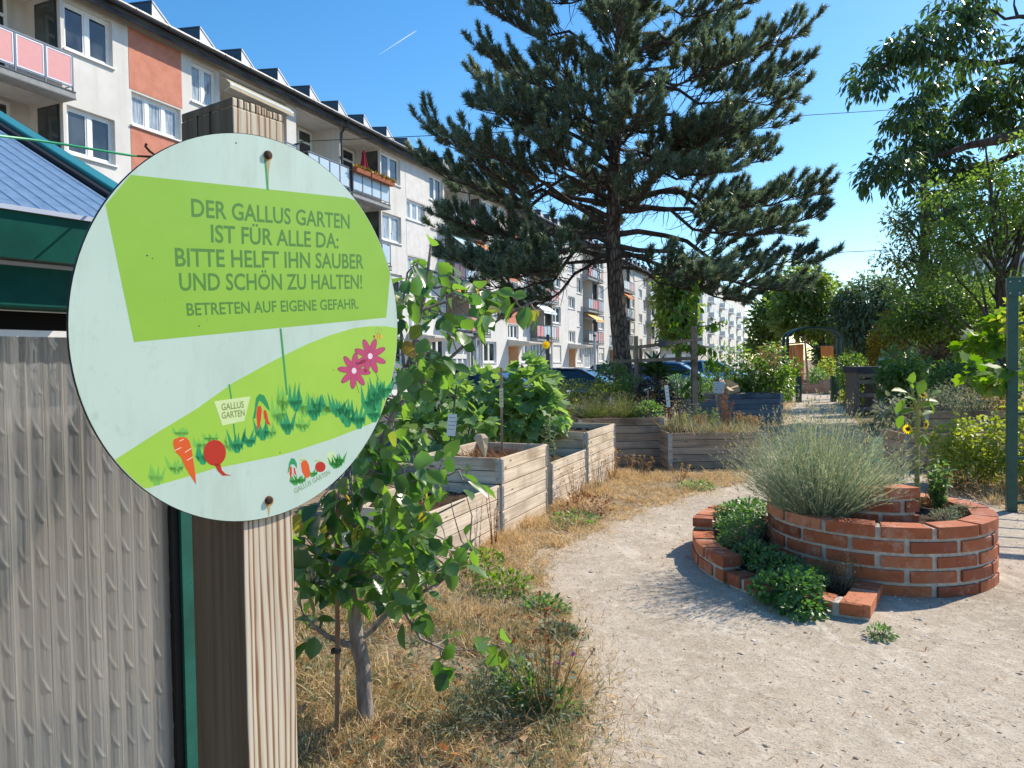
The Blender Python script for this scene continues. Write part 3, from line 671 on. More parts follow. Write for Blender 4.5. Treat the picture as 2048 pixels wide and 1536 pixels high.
def greenmat(nm, c1, c2):
    N = NT(nm).set(.38, .45); v = N.coord(); N.col(N.ramp(N.noise(v, 9, 6, .7), [(.3, c1), (.7, c2)])); return N.m
art('banner', [disc_clip(dens(Z5((395,300),(1755,443),(1985,620),(1935,1160),(415,1308),(243,480)), 24))], None, .0003, m=greenmat('banner_green', hx('#8bbb3a'), hx('#95c243')))
hill = Z6((296,905),(560,735),(800,590),(1010,440),(1190,340),(1305,280),(1460,205),(1600,150),(1730,112),(1830,98),(1930,97),(2010,112)) + [(793,690),(785,760),(770,815),(757,845)] + Z6((1880,668),(1760,718),(1600,780),(1400,845),(1300,874),(1150,905),(900,955),(700,1015),(475,1080))
art('meadow', [disc_clip(dens(hill, 6))], None, .0003, m=greenmat('meadow_green', hx('#9cca46'), hx('#a6d04f')))
LINE = mat_plain('line_green', hx('#3f9a58'), .4, .4, dirt=.03)
def stroke(p, w_): 
    p = [Vector(q) for q in p]; L, Rr = [], []
    for i, q in enumerate(p):
        t = (p[min(i+1, len(p)-1)]-p[max(i-1, 0)]).normalized(); nn = Vector((-t.y, t.x)); L.append(tuple(q+nn*w_/2)); Rr.append(tuple(q-nn*w_/2))
    return L+Rr[::-1]
def V2(ps): return [Vector((x, y)) for x, y in ps]
art('string', [stroke(V2([(530,318),(535.5,380)]), 4.2), stroke(V2([(561,657),(574,790)]), 4.2)], None, .0006, m=LINE)
# lettering
TXT = mat_plain('letter_green', hx('#55893a'), .4, .4, dirt=.04)
def text_geo(s, off=.0):
    c = bpy.data.curves.new('t', 'FONT'); c.body = s; c.size = 1; c.offset = off; c.resolution_u = 3
    o = bpy.data.objects.new('t', c); COL.objects.link(o); dg = bpy.context.evaluated_depsgraph_get(); dg.update()
    me = bpy.data.meshes.new_from_object(o.evaluated_get(dg)); bpy.data.objects.remove(o); bpy.data.curves.remove(c)
    V = [v.co.copy() for v in me.vertices]; F = [tuple(p.vertices) for p in me.polygons]; bpy.data.meshes.remove(me); return V, F
CAPH = max(v.y for v in text_geo('H')[0])
def lettering(mb, s, bl, br, tl, e=.0007, off=.018):
    V, F = text_geo(s, off); x0, x1 = min(v.x for v in V), max(v.x for v in V)
    e *= .1; A, B, T_ = sp(*bl, e), sp(*br, e), sp(*tl, e)
    P = [A+(B-A)*((v.x-x0)/(x1-x0))+(T_-A)*(v.y/CAPH) for v in V]
    for f in F:
        q = [P[i] for i in f]
        nn = Vector((0, 0, 0))
        for i in range(len(q)): nn += q[i].cross(q[(i+1) % len(q)])
        if nn.dot(SG_NN) < 0: q.reverse()
        mb.face(q)
mb = MB()
for s, bl, br, tl in (('DER GALLUS GARTEN',(762,550),(1715,625),(758,445)), ('IST FÜR ALLE DA:',(880,705),(1648,742),(877,602)), ('BITTE HELFT IHN SAUBER',(665,850),(1800,865),(660,742)), ('UND SCHÖN ZU HALTEN!',(690,997),(1790,985),(685,893)), ('BETRETEN AUF EIGENE GEFAHR.',(735,1148),(1768,1105),(729,1075))):
    lettering(mb, s, *Z5(bl, br, tl))
wpart(mb.build('lettering', TXT), sign)
# meadow pictures
def blades(ps, sc=1.0):
    out = []
    for x, y, h, seed in ps:
        r = random.Random(seed); k = 4
        base = [(x-9*sc, y), (x+7*sc, y-2)]
        for i in range(k):
            bx = x+(-9+i*5.5)*sc; tx = bx+r.uniform(-7, 7)*sc+(i-1.5)*2.5*sc; hh = h*r.uniform(.65, 1.0)
            out.append([(bx-3.6*sc, y-h*.28), (tx, y-hh), (bx+3.6*sc, y-h*.3), (bx+2.2*sc, y+1-abs(i-1.5)*h*.06)])
        out.append([(x-11*sc, y-h*.32), (x+11*sc, y-h*.34), (x+4*sc, y+2), (x-3*sc, y+2)])
    return out
G1, G2 = hx('#2f9a63'), hx('#7ec256')
def zb(lst): return [Z6((x, y))[0]+(h/3.01, i) for i, (x, y, h) in enumerate(lst)]
art('light_grass_print', blades(zb([(550,1050,150),(670,985,120),(1000,850,110),(1230,770,110),(1430,730,130),(1290,690,200),(1320,600,170),(1440,640,190),(1560,630,140),(1600,620,120),(820,840,100),(700,760,70),(880,790,60)]), 1.35), G2, .0006)
art('dark_grass_print', blades(zb([(830,925,140),(1035,855,150),(1110,820,120),(1190,780,150),(1340,745,180),(1390,605,180),(1500,660,170),(1530,610,130),(1640,640,150),(1700,700,160),(1770,710,190),(1830,620,210),(1870,600,200),(1890,560,180),(1860,670,150),(1930,520,140),(1700,640,120)]), 1.2), G1, .0009)
def ell(cx, cy, rx, ry, rot=0, n=20): 
    c, s = math.cos(rot), math.sin(rot); return [(cx+rx*math.cos(t)*c-ry*math.sin(t)*s, cy+rx*math.cos(t)*s+ry*math.sin(t)*c) for t in (2*math.pi*i/n for i in range(n))]
carrot = Z6((650,800),(655,780),(690,765),(730,768),(750,790),(765,850),(775,920),(785,985),(790,1050),(760,1005),(725,950),(700,890),(660,850))
CARR, BEET, CHIL = mat_plain('carrot_orange', hx('#e0602b'), .4, .4, dirt=.02), mat_plain('beet_red', hx('#bd3325'), .4, .4, dirt=.02), mat_plain('chilli_red', hx('#d94427'), .4, .4, dirt=.02)
art('carrot', [carrot], None, .0012, m=CARR)
art('carrot_marks', [stroke(V2(Z6(a, b_)), 1.4) for a, b_ in (((658,848),(700,828)),((722,858),(760,833)),((735,905),(770,885)),((690,790),(715,778)))], hx('#f0dccb'), .0014)
beet = ell(*Z6((902, 860))[0], 22.5, 26); tail = Z6((900,930),(935,925),(945,965),(968,988),(1005,996),(950,998),(920,970))
art('beetroot', [beet, tail], None, .0012, m=BEET)
art('chilli', [Z6((1160,580),(1178,575),(1186,600),(1180,660),(1172,700),(1158,728),(1158,690),(1153,630)), Z6((1195,608),(1208,600),(1218,630),(1225,665),(1240,695),(1215,685),(1200,650))], None, .0014, m=CHIL)
art('chilli_leaf', [Z6((1130,660),(1142,600),(1150,530),(1170,505),(1200,515),(1222,560),(1236,610),(1215,590),(1190,560),(1170,545),(1155,590),(1148,650))], hx('#2f9458'), .0011)
# little board in the meadow
art('small_board', [Z6((898,550),(1116,520),(1080,668),(948,697))], hx('#d3e6a8'), .0012)
art('small_board_pole', [stroke(V2(Z6((988,447),(1002,535))), 3), stroke(V2(Z6((1015,686),(1028,800))), 3)], None, .0009, m=LINE)
mb = MB(); lettering(mb, 'GALLUS', *Z6((943,605),(1078,587),(940,566)), e=.0016); lettering(mb, 'GARTEN', *Z6((945,655),(1083,637),(942,617)), e=.0016); wpart(mb.build('small_board_lettering', mat_plain('letter_olive', hx('#87984c'), .4, .4, dirt=.03)), sign)
# flowers and bee
PET = mat_plain('petal_pink', hx('#bf4a72'), .4, .4, dirt=.02); PETD = mat_plain('petal_dark', hx('#8a2e5c'), .4, .4, dirt=.02)
for grow, mt, e in ((1.12, PETD, .0012), (1.0, PET, .0014)):
    pol = []
    for (cx, cy), ro in ((Z6((1741, 366))[0], .1), (Z6((1838, 278))[0], .35)):
        for i in range(8):
            a = ro+i*math.pi/4; pol.append(ell(cx+math.cos(a)*17, cy+math.sin(a)*20, 15*grow, 5.6*grow+.2, math.atan2(math.sin(a)*20, math.cos(a)*17), 12))
    art('petals', pol, None, e, m=mt)
art('flower_centre', [ell(*Z6((1741, 366))[0], 4.8, 6), ell(*Z6((1838, 278))[0], 4.8, 6)], hx('#f2dbe6'), .0017)
art('flower_stalk', [stroke(V2(Z6((1746,410),(1770,500))), 1.3), stroke(V2(Z6((1848,330),(1890,420))), 1.3)], hx('#5f9e3c'), .0011)
bx, by = Z6((1888, 160))[0]
art('bee', [ell(bx, by, 9.5, 5, .1)], hx('#d8c348'), .0011); art('bee_stripes', [stroke(V2([(bx-3, by-5), (bx-2, by+5)]), 1.3), stroke(V2([(bx+2, by-5), (bx+3, by+5)]), 1.3), ell(bx-8.5, by, 2.4, 3)], hx('#8f7a2c'), .0013)
art('bee_wing', [stroke(V2(ell(bx-2, by-11, 3.4, 7, .15, 18)), .9), stroke(V2(ell(bx+3, by-10, 3, 6.5, .5, 18)), .9)], hx('#9fae58'), .0012)
# emblem near the lower edge
art('emblem_leaf', [Z6((1340,985),(1350,920),(1362,893),(1382,895),(1397,925),(1397,955),(1380,930),(1360,930),(1348,975))], G1, .0006)
art('emblem_chilli', [Z6((1355,945),(1365,940),(1368,980),(1360,1022),(1352,985)), Z6((1376,950),(1384,950),(1392,985),(1398,1000),(1380,985))], None, .0008, m=CHIL)
art('emblem_grass_print', blades(zb([(1385,1050,70),(1420,1040,60),(1490,1000,55),(1625,950,80),(1655,930,90),(1640,945,60)]), .9), hx('#4aa552'), .0006)
art('emblem_carrot', [Z6((1420,925),(1432,908),(1455,906),(1468,930),(1478,985),(1472,1005),(1450,1015),(1428,975))], None, .0008, m=CARR)
art('emblem_beetroot', [ell(*Z6((1538, 945))[0], 10.5, 10.5)], None, .0008, m=BEET)
art('emblem_tuft', blades(zb([(1432,912,35),(1524,915,30)]), .6)+[ell(*Z6((1602, 890))[0], 10, 13)], hx('#cfe3b0'), .0005)
mb = MB(); lettering(mb, 'GALLUS GARTEN', *Z6((1385,1105),(1598,988),(1376,1079)), e=.0008); wpart(mb.build('emblem_lettering', mat_plain('letter_grey', hx('#8fae88'), .4, .4, dirt=.03)), sign)
# screws with rust
RUST = mat_noise('rust', (.05, .022, .012), (.14, .055, .025), 40, .8, .3, .3, 80)
for px, py in ((535, 310), (537, 1000)):
    p = sp(px, py, .0004); m = MB(); m.tube([p, p+SG_NN*.0022, p+SG_NN*.003], [.0052, .0050, .0030], 20)
    s_ = wpart(m.build('screw', RUST), sign)
    m = MB(); q = p+SG_NN*.0031
    for a_ in (.3, 1.87): D = SG_U*math.cos(a_)+SG_V*math.sin(a_); m.bar(q-D*.0028, q+D*.0028, .0009, .0004, up=SG_NN)
    wpart(m.build('screw_slot', DARKMET), s_)
    pol = [ell(px+1, py+2, 9+RNG.uniform(0, 1), 10.5, 0, 18)]
    N = NT('rust_stain').set(.6, .3); N.col(hx('#b58f5c')); art('rust_stain', pol, None, .0002+.0002, m=N.m)
art('rust_run', [[(532, 322), (540, 322), (538, 345), (537, 372), (535.5, 350)], [(533, 1011), (541, 1011), (539, 1026), (537.5, 1038), (535.5, 1024)]], hx('#b9a57e'), .00045)
# bird specks and dirt on the face
art('speck', [ell(x, y, r, r*.8, .3, 7) for x, y, r in ((294,511,2.2),(305,517,1.6),(398,652,1.7),(472,286,2),(330,600,.9),(610,480,.9),(415,640,1),(560,905,1.5),(667,740,1.2))], (.06, .06, .04), .0009)

# ================================================================ WOODEN POST
E0 = SG_C - SG_N*.0195
def onplane(px, py):
    d = ray(px, py); return CAM+d*((E0-CAM).dot(SG_N)/d.dot(SG_N))
pa, pb = onplane(489, 1200), onplane(589, 1200); wpost = (pb-pa).dot(SG_U)
# depth of the left side from its far edge in the photograph
lo, hi = .02, .4
for _ in range(40):
    md = (lo+hi)/2; q = CAMROT.transposed() @ (pa-SG_N*md-CAM); x = 1024+FPX*q.x/-q.z
    lo, hi = (md, hi) if x > 386 else (lo, md)
dpost = lo; ztop = onplane(530, 214).z
PB = Vector((pa.x, pa.y, 0)); PM = Matrix((SG_U, -SG_N, Vector((0, 0, 1)))).transposed().to_4x4(); PM.translation = PB
post = thing('wooden_post', 'square weathered timber post carrying the round sign', 'post', PB, PM.to_euler().z)
N = NT('post_wood').set(.82, .2); tc = N.n('ShaderNodeTexCoord'); mp = N.n('ShaderNodeMapping'); mp.inputs['Scale'].default_value = (1, 1, .045); N.l(tc.outputs['Object'], mp.inputs[0])
wv = N.n('ShaderNodeTexWave'); wv.wave_type = 'BANDS'; wv.bands_direction = 'X'; wv.inputs['Scale'].default_value = 34; wv.inputs['Distortion'].default_value = 9; wv.inputs['Detail'].default_value = 3; wv.inputs['Detail Scale'].default_value = 1.3; N.l(mp.outputs[0], wv.inputs['Vector'])
ns = N.noise(N.coord((120, 120, 3)), 1.0, 5, .7)
c = N.ramp(wv.outputs['Fac'], [(.03, hx('#84644c')), (.14, hx('#ab8d72')), (.32, hx('#c4b49c')), (.9, hx('#cfc4b0'))])
c = N.mix(c, hx('#7d6a55'), N.ramp(ns, [(.5, (0, 0, 0)), (.75, (.55, .55, .55))])); N.col(c); N.bump(N.math('ADD', N.math('MULTIPLY', wv.outputs['Fac'], .4), ns), .25, .0012); POSTW = N.m
N = NT('post_wood_shaded').set(.85, .15); ns = N.noise(N.coord((60, 60, 1.6)), 1.0, 6, .7); c = N.ramp(ns, [(.3, hx('#5c4b3b')), (.65, hx('#7d6b58'))]); N.col(c); N.bump(ns, .5, .003); POSTS = N.m  # darker copy of the timber, shade of the left side put into its colour
N = NT('end_grain').set(.9, .1); N.col(N.ramp(N.noise(N.coord(), 90, 5), [(.3, hx('#8f8678')), (.7, hx('#c0b8aa'))])); ENDG = N.m
m = MB()
k = 9; rgp = random.Random(4)
m.box(0, wpost, 0, dpost, -.3, ztop-.012)
# frayed saw-cut top, board by board
for i in range(k):
    x0, x1 = wpost*i/k, wpost*(i+1)/k-.0006; m.box(x0+.0004, x1, .0006, dpost-.0006, ztop-.0118, ztop-rgp.uniform(0, .003))
mats = [POSTW, POSTS, ENDG]; o = m.build('timber', mats, post, bevel=.0016)
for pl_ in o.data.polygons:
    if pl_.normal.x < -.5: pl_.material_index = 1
    elif pl_.normal.z > .5: pl_.material_index = 2
# drying cracks in the shaded side near the top
m = MB()
for y, z0, L in ((dpost*.42, ztop-.16, .15), (dpost*.66, ztop-.12, .11)): m.box(-.0006, .002, y-.0008, y+.0008, z0, z0+L)
m.build('crack', DARKIN, post)
# green cord tied round the post
CORD = mat_plain('green_cord', hx('#2fae74'), .45, .5, dirt=.08)
q = [PM @ Vector(v) for v in ((-.003, dpost*.5, 1.748), (-.003, .01, 1.742), (-.002, -.003, 1.741), (wpost*.5, -.004, 1.741), (wpost+.002, -.003, 1.735), (wpost+.003, dpost*.6, 1.733))]
lft = [at(-120, 262, .80), at(0, 272, .88), at(60, 279, .92), at(130, 289, .95), at(200, 301, .98), at(262, 311, 1.01), at(300, 314, 1.03), PM @ Vector((-.004, dpost*.9, 1.752))]
m = MB(); m.tube(lft+q, .0016, 8); 
for i in range(12): p = lft[1].lerp(lft[5], i/12); 
tag(m.build('green_cord', CORD, smooth=True), 'thin green cord from the greenhouse roof round the timber post', 'cord')
m = MB(); m.tube([at(318, 316, 1.0), at(300, 303, 1.0), at(291, 293, 1.0), at(293, 287, 1.0)], .0018, 6); m.tube([at(318, 312, 1.0), at(296, 313, 1.0), at(275, 312, 1.0)], .0013, 6)
tag(m.build('wire_hook', RUST, smooth=True), 'bent rusty wire hook left of the sign on the green cord', 'hook')

# ================================================================ GREENHOUSE
GC = at(372, 768, 1.14); GC = Vector((GC.x, GC.y, 0))           # its near right corner
GD, GP = -SG_U, -SG_N                                            # along the wall towards the camera side, and inwards
GMx = Matrix((GD, GP, Vector((0, 0, 1)))).transposed().to_4x4(); GMx.translation = GC
gh = thing('greenhouse', 'green metal greenhouse with ribbed clear plastic panels at the left edge', 'greenhouse', GC, 0)
def gb(m, x0, x1, y0, y1, z0, z1): m.box(x0, x1, y0, y1, z0, z1, GMx)
ZE = 1.705; SL = .486; LW, DW = 1.3, 1.3
for q in ((.0, .022, -.012, .03), (LW-.03, LW, -.01, .03), (0, .03, DW*2-.03, DW*2), (LW-.03, LW, DW*2-.03, DW*2)): m = MB(); gb(m, *q, 0, ZE-.07); wpart(m.build('corner_post', GREENMET), gh)
m = MB(); gb(m, -.01, LW, -.03, .02, ZE-.125, ZE-.068); wpart(m.build('eave_beam', GREENMET, bevel=.003), gh)
m = MB(); m.prism([GMx @ Vector(p) for p in ((-.012, -.055, ZE-.066), (-.012, .02, ZE-.066), (-.012, .02, ZE-.004), (-.012, -.062, ZE-.010))], GD*LW); wpart(m.build('gutter', GREENMET, bevel=.003), gh)
HILITE = mat_plain('edge_highlight', hx('#cfd6e6'), .25, .6, dirt=.03)  # pale bars added as highlights along the glossy gutter and beam edges
m = MB(); gb(m, -.011, LW, -.066, -.052, ZE-.0095, ZE-.0035); wpart(m.build('gutter_highlight', HILITE), gh); m = MB(); gb(m, -.009, LW, -.0355, -.0302, ZE-.0725, ZE-.0675); wpart(m.build('beam_highlight', HILITE), gh)
m = MB(); gb(m, 0, LW, .021, .035, ZE-.15, ZE-.126); wpart(m.build('seal', mat_plain('plain_black', (.008, .008, .008), .6, .3)), gh)
m = MB(); gb(m, .0221, .034, -.006, .016, 0, ZE-.15); wpart(m.build('glazing_seal', bpy.data.materials['plain_black']), gh)
# polycarbonate
def poly_mat(name, tint, trans, refr=False, sh=.4):
    N = NT(name).set(.22, .5); N.b.inputs['Base Color'].default_value = rgba(tint)
    N.b.inputs['Transmission Weight'].default_value = 0
    dirt = N.ramp(N.noise(N.coord((55, 55, 1.6)), 1.0, 6, .75), [(.3, tuple(x*.62 for x in tint)), (.55, tint), (.75, tuple(min(1, x*1.12) for x in tint))]); N.col(dirt)
    tl = N.n('ShaderNodeBsdfTranslucent'); N.l(dirt, tl.inputs[0]); tr = N.n('ShaderNodeBsdfTransparent'); tr.inputs[0].default_value = (.86, .86, .84, 1)
    if refr: tr = N.n('ShaderNodeBsdfRefraction'); tr.inputs['Color'].default_value = (.93, .92, .9, 1); tr.inputs['IOR'].default_value = 1.16; tr.inputs['Roughness'].default_value = .06
    m1 = N.n('ShaderNodeMixShader'); m1.inputs[0].default_value = sh; N.l(tl.outputs[0], m1.inputs[1]); N.l(tr.outputs[0], m1.inputs[2])
    m2 = N.n('ShaderNodeMixShader'); m2.inputs[0].default_value = trans; N.l(N.b.outputs[0], m2.inputs[1]); N.l(m1.outputs[0], m2.inputs[2]); N.l(m2.outputs[0], N.o.inputs[0])
    return N
N = poly_mat('ribbed_polycarbonate', (.72, .71, .68), .74, True, .62); N.b.inputs['Roughness'].default_value = .12; N.b.inputs['Specular IOR Level'].default_value = .8; tc = N.n('ShaderNodeTexCoord')
v = N.coord((1, 1, 1)); h = N.noise(N.coord((160, 160, 5)), 1.0, 4, .7); N.bump(h, .6, .003); POLY = N.m
N = poly_mat('roof_polycarbonate', (.20, .31, .46), .18); N.b.inputs['Roughness'].default_value = .3; N.bump(N.noise(N.coord((30, 30, 6)), 1, 3), .2, .003); POLYR = N.m  # blue base colour stands in for sky reflected by the roof sheet
POLYI = poly_mat('inner_polycarbonate', (.62, .60, .56), .9, False, .72).m
# wall panel: ribbed sheet, local x along the wall; ripples down the flutes catch the light
nx, nz = 620, 760; xs = np.linspace(.03, .62, nx); zz = np.linspace(.02, ZE-.16, nz)
X, Zm = np.meshgrid(xs, zz, indexing='ij'); pit = .0225
fl = np.floor(X/pit); xl = (X/pit-fl-.45)*pit; zrow = (Zm-fl*.0021+.004*np.sin(fl*2.3))/.0575; row = np.floor(zrow); zl = (zrow-row-.42)*.0575
tz = np.clip((zl+.0085)/.030, 0, 1); xc = -.0065+.0135*np.sqrt(tz); amp = np.where((zl > -.010) & (zl < .0215), np.clip((zl+.010)/.004, 0, 1)*np.clip((.0215-zl)/.02, 0, 1), 0)
lens = .0019*amp*(.65+.35*np.sin(fl*2.7+row*1.9))*np.exp(-((xl-xc)/(.0013+.0012*(1-tz)))**2)
phs = X/pit-fl
rib = np.clip(1-np.abs(phs-.04)/.05, 0, 1)*.0010+np.clip(1-np.abs(phs-.16)/.035, 0, 1)*.0006
Yv = .004-.0007*np.sin(phs*2*np.pi+.4*np.sin(fl*1.9))-.0001*np.sin(X*1100+3*np.sin(Zm*9))-rib-lens
P = np.stack([X.ravel(), Yv.ravel(), Zm.ravel()], 1); Mw = np.array(GMx); P = P@Mw[:3, :3].T+Mw[:3, 3]
ii = (np.arange(nx-1)[:, None]*nz+np.arange(nz-1)[None]).ravel(); F = np.stack([ii, ii+nz, ii+nz+1, ii+1], 1)
wpart(np_mesh('wall_panel', P, [F], POLY, smooth=True), gh)
m = MB()
for i in range(26): x = .031+i*.0245; gb(m, x-.0011, x+.0011, .0045, .0125, .02, ZE-.16)
wpart(m.build('panel_web', POLYI), gh)
m = MB(); gb(m, .03, .66, .0126, .0132, .02, ZE-.16); wpart(m.build('inner_sheet', POLYI), gh)
m = MB(); gb(m, .62, LW, .002, .008, .02, ZE-.16); gb(m, .03, LW-.03, DW*2-.012, DW*2-.006, 0, ZE-.1); wpart(m.build('rear_panel', POLYI), gh)
m = MB(); gb(m, LW-.02, LW-.014, .03, DW*2-.03, 0, ZE); wpart(m.build('end_panel', POLYI), gh)
# roof slope, verge bar, ridge
def rp(x, s, e=0): c_ = Vector((0, -SL, 1)).normalized(); return GMx @ (Vector((x, s, ZE-.01+SL*s))+c_*e)
m = MB(); m.prism([rp(.03, -.03), rp(LW, -.03), rp(LW, DW), rp(.03, DW)], Vector((0, 0, .008))); wpart(m.build('roof_panel', POLYR), gh)
m = MB()
for i in range(52):
    x = .04+i*.024; m.bar(rp(x, -.025, .0085), rp(x, DW, .0085), .0012, .0008)
wpart(m.build('roof_rib', mat_plain('rib_clear', hx('#86a2c6'), .3, .5)), gh)
m = MB(); m.prism([rp(LW, DW), rp(.03, DW), rp(.03, DW)+Vector((0, 0, 0))+GP*DW+Vector((0, 0, -SL*DW)), rp(LW, DW)+GP*DW+Vector((0, 0, -SL*DW))], Vector((0, 0, .006))); wpart(m.build('roof_panel', POLYR), gh)
SKYTEAL = mat_plain('verge_sky_tint', (.03, .20, .18), .22, .6, dirt=.06)  # brighter than the frame green: sky reflection put into the colour
m = MB(); m.bar(rp(-.008, -.04, .006), rp(-.008, DW, .006), .034, .030, up=Vector((0, 0, 1))); wpart(m.build('verge_bar', SKYTEAL, bevel=.003), gh)
m = MB(); m.bar(rp(.017, -.03, .006), rp(.017, DW, .006), .016, .016); wpart(m.build('verge_black_bar', bpy.data.materials['plain_black']), gh)  # black bar running alongside the verge bar
def onwall(px, py, off): d = ray(px, py); o_ = GC+GP*off; return CAM+d*((o_-CAM).dot(SG_N)/d.dot(SG_N))
m = MB(); m.bar(onwall(196, 790, .03), onwall(-60, 1285, .03), .026, .012, up=SG_N); wpart(m.build('brace', GREENMET), gh)
m = MB(); gb(m, .05, LW-.05, .5, 1.6, .42, .46); gb(m, .1, .14, .55, .59, 0, .42); gb(m, LW-.15, LW-.1, 1.5, 1.55, 0, .42); wpart(m.build('bench', mat_plain('bench_wood', hx('#c0a07c'), .8, .2)), gh)

# ================================================================ RAISED BEDS
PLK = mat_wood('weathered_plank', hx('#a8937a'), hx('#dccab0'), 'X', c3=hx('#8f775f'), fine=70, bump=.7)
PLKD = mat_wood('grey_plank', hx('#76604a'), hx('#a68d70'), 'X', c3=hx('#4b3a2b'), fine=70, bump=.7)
PLKB = mat_wood('blue_grey_plank', hx('#49525c'), hx('#6d7680'), 'X', c3=hx('#3a4048'), fine=70)
GALV = mat_plain('galvanised', hx('#a9adaf'), .45, .5, metal=.7, dirt=.12)
def bed(label, A, yaw, L, Wd, H, nplk, mat=PLK, fill=.12, seed=1):
    """timber collar bed; local x along its long right-hand side, y towards its left"""
    A = Vector(A); t = thing('raised_bed', label, 'raised bed', (A.x, A.y, 0), yaw, 'timber raised beds along the path'); r = random.Random(seed); th = .024
    hp = H/nplk
    def panel(len_, loc, rz):
        m = MB()
        for i in range(nplk):
            z0 = i*hp+.0025+r.uniform(0, .003); dz = r.uniform(-.002, .002); m.box(.003+r.uniform(-.002, .002), len_-.003+r.uniform(-.002, .002), dz, th+dz*.5, z0, (i+1)*hp-.0035)
        o = m.build('side_panel', mat, t, bevel=.0025); o.location = loc; o.rotation_euler = (0, 0, rz); return o
    panel(L, (0, 0, 0), 0); panel(L, (L, Wd, 0), math.pi); panel(Wd-2*th-.006, (L, th+.003, 0), math.pi/2); panel(Wd-2*th-.006, (0, Wd-th-.003, 0), -math.pi/2)
    for cx, cy, sx, sy in ((0, 0, 1, 1), (L, 0, -1, 1), (L, Wd, -1, -1), (0, Wd, 1, -1)):
        m = MB(); nc = max(1, round(nplk/2)); hc = H/nc; e = .003
        for i in range(nc):
            z0, z1 = i*hc+.018, (i+1)*hc-.018
            xa, xb = sorted((cx-sx*.004, cx+sx*.05)); ya, yb = sorted((cy-sy*.0008, cy-sy*.0045)); m.box(xa, xb, ya, yb, z0, z1)
            xa, xb = sorted((cx-sx*.0008, cx-sx*.0045)); ya, yb = sorted((cy+sy*.0, cy+sy*.05)); m.box(xa, xb, ya, yb, z0, z1)
            for k in range(3):
                zc = z0+(z1-z0)*(k+.5)/3; xa, xb = sorted((cx+sx*.025, cx+sx*.033)); ya, yb = sorted((cy-sy*.0045, cy-sy*.0058)); m.box(xa, xb, ya, yb, zc-.004, zc+.004, mi=1)
                ya, yb = sorted((cy+sy*.025, cy+sy*.033)); xa, xb = sorted((cx-sx*.0045, cx-sx*.0058)); m.box(xa, xb, ya, yb, zc-.004, zc+.004, mi=1)
        m.tube([(cx-sx*.008, cy-sy*.008, .01), (cx-sx*.008, cy-sy*.008, H-.01)], .006, 6)
        m.build('hinge', [GALV, DARKIN], t)
    nx, ny = 26, 18; xs = np.linspace(th+.001, L-th-.001, nx); ys = np.linspace(th+.001, Wd-th-.001, ny); X, Y = np.meshgrid(xs, ys, indexing='ij')
    rg_ = np.random.default_rng(seed); Z = H-fill+rg_.normal(0, .012, X.shape)+.03*np.sin(X*7+seed)*np.sin(Y*6)
    ii = (np.arange(nx-1)[:, None]*ny+np.arange(ny-1)[None]).ravel()
    np_mesh('soil', np.stack([X.ravel(), Y.ravel(), Z.ravel()], 1), [np.stack([ii, ii+ny, ii+ny+1, ii+1], 1)], SOIL, t, smooth=True)
    return t
DV = Vector((math.cos(FA), math.sin(FA), 0)); YW = FA
BA = Vector((-.105, 6.2, 0))
def along(s): return BA+DV*s
bed('low weathered bed behind the small apple tree, nearest to the camera', along(-1.24), YW, 1.2, .8, .47, 4, fill=.1, seed=1)
bed('tall weathered bed with bare dried soil and a paper husk', along(.0), YW, 1.15, .8, .695, 6, fill=.1, seed=2)
bed('low bed with tall weed in front of the squash mound', along(1.26), YW, 1.2, .8, .49, 5, fill=.08, seed=3)
bed('tall bed in full sun at the far end of the row', along(2.5), YW, 1.25, .8, .69, 7, fill=.08, seed=4)
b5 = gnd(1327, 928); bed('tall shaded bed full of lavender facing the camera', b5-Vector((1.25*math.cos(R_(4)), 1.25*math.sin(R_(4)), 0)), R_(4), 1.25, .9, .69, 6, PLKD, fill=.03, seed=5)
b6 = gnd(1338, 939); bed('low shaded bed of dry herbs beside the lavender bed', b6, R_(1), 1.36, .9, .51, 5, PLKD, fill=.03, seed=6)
p7 = gx(1432, 17.0); bed('blue-grey bed in shade left of the garden arch', p7, R_(2), 1.58, .9, .72, 6, PLKB, fill=.05, seed=7)
p7 = gx(1392, 16.0); bed('small dark bed below the white notice sheet', p7, R_(2), .5, .8, .62, 5, PLKB, fill=.05, seed=8)
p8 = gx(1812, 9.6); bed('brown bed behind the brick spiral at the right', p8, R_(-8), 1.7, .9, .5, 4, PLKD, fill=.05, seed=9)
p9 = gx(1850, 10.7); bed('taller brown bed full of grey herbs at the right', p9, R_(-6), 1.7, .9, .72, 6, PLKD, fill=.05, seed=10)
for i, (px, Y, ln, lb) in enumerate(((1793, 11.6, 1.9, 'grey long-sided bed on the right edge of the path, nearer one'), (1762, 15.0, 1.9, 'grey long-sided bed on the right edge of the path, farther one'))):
    p = gx(px, Y); bed(lb, p+DV*ln, YW+math.pi, ln, .8, .7, 6, PLKD, fill=.05, seed=11+i)

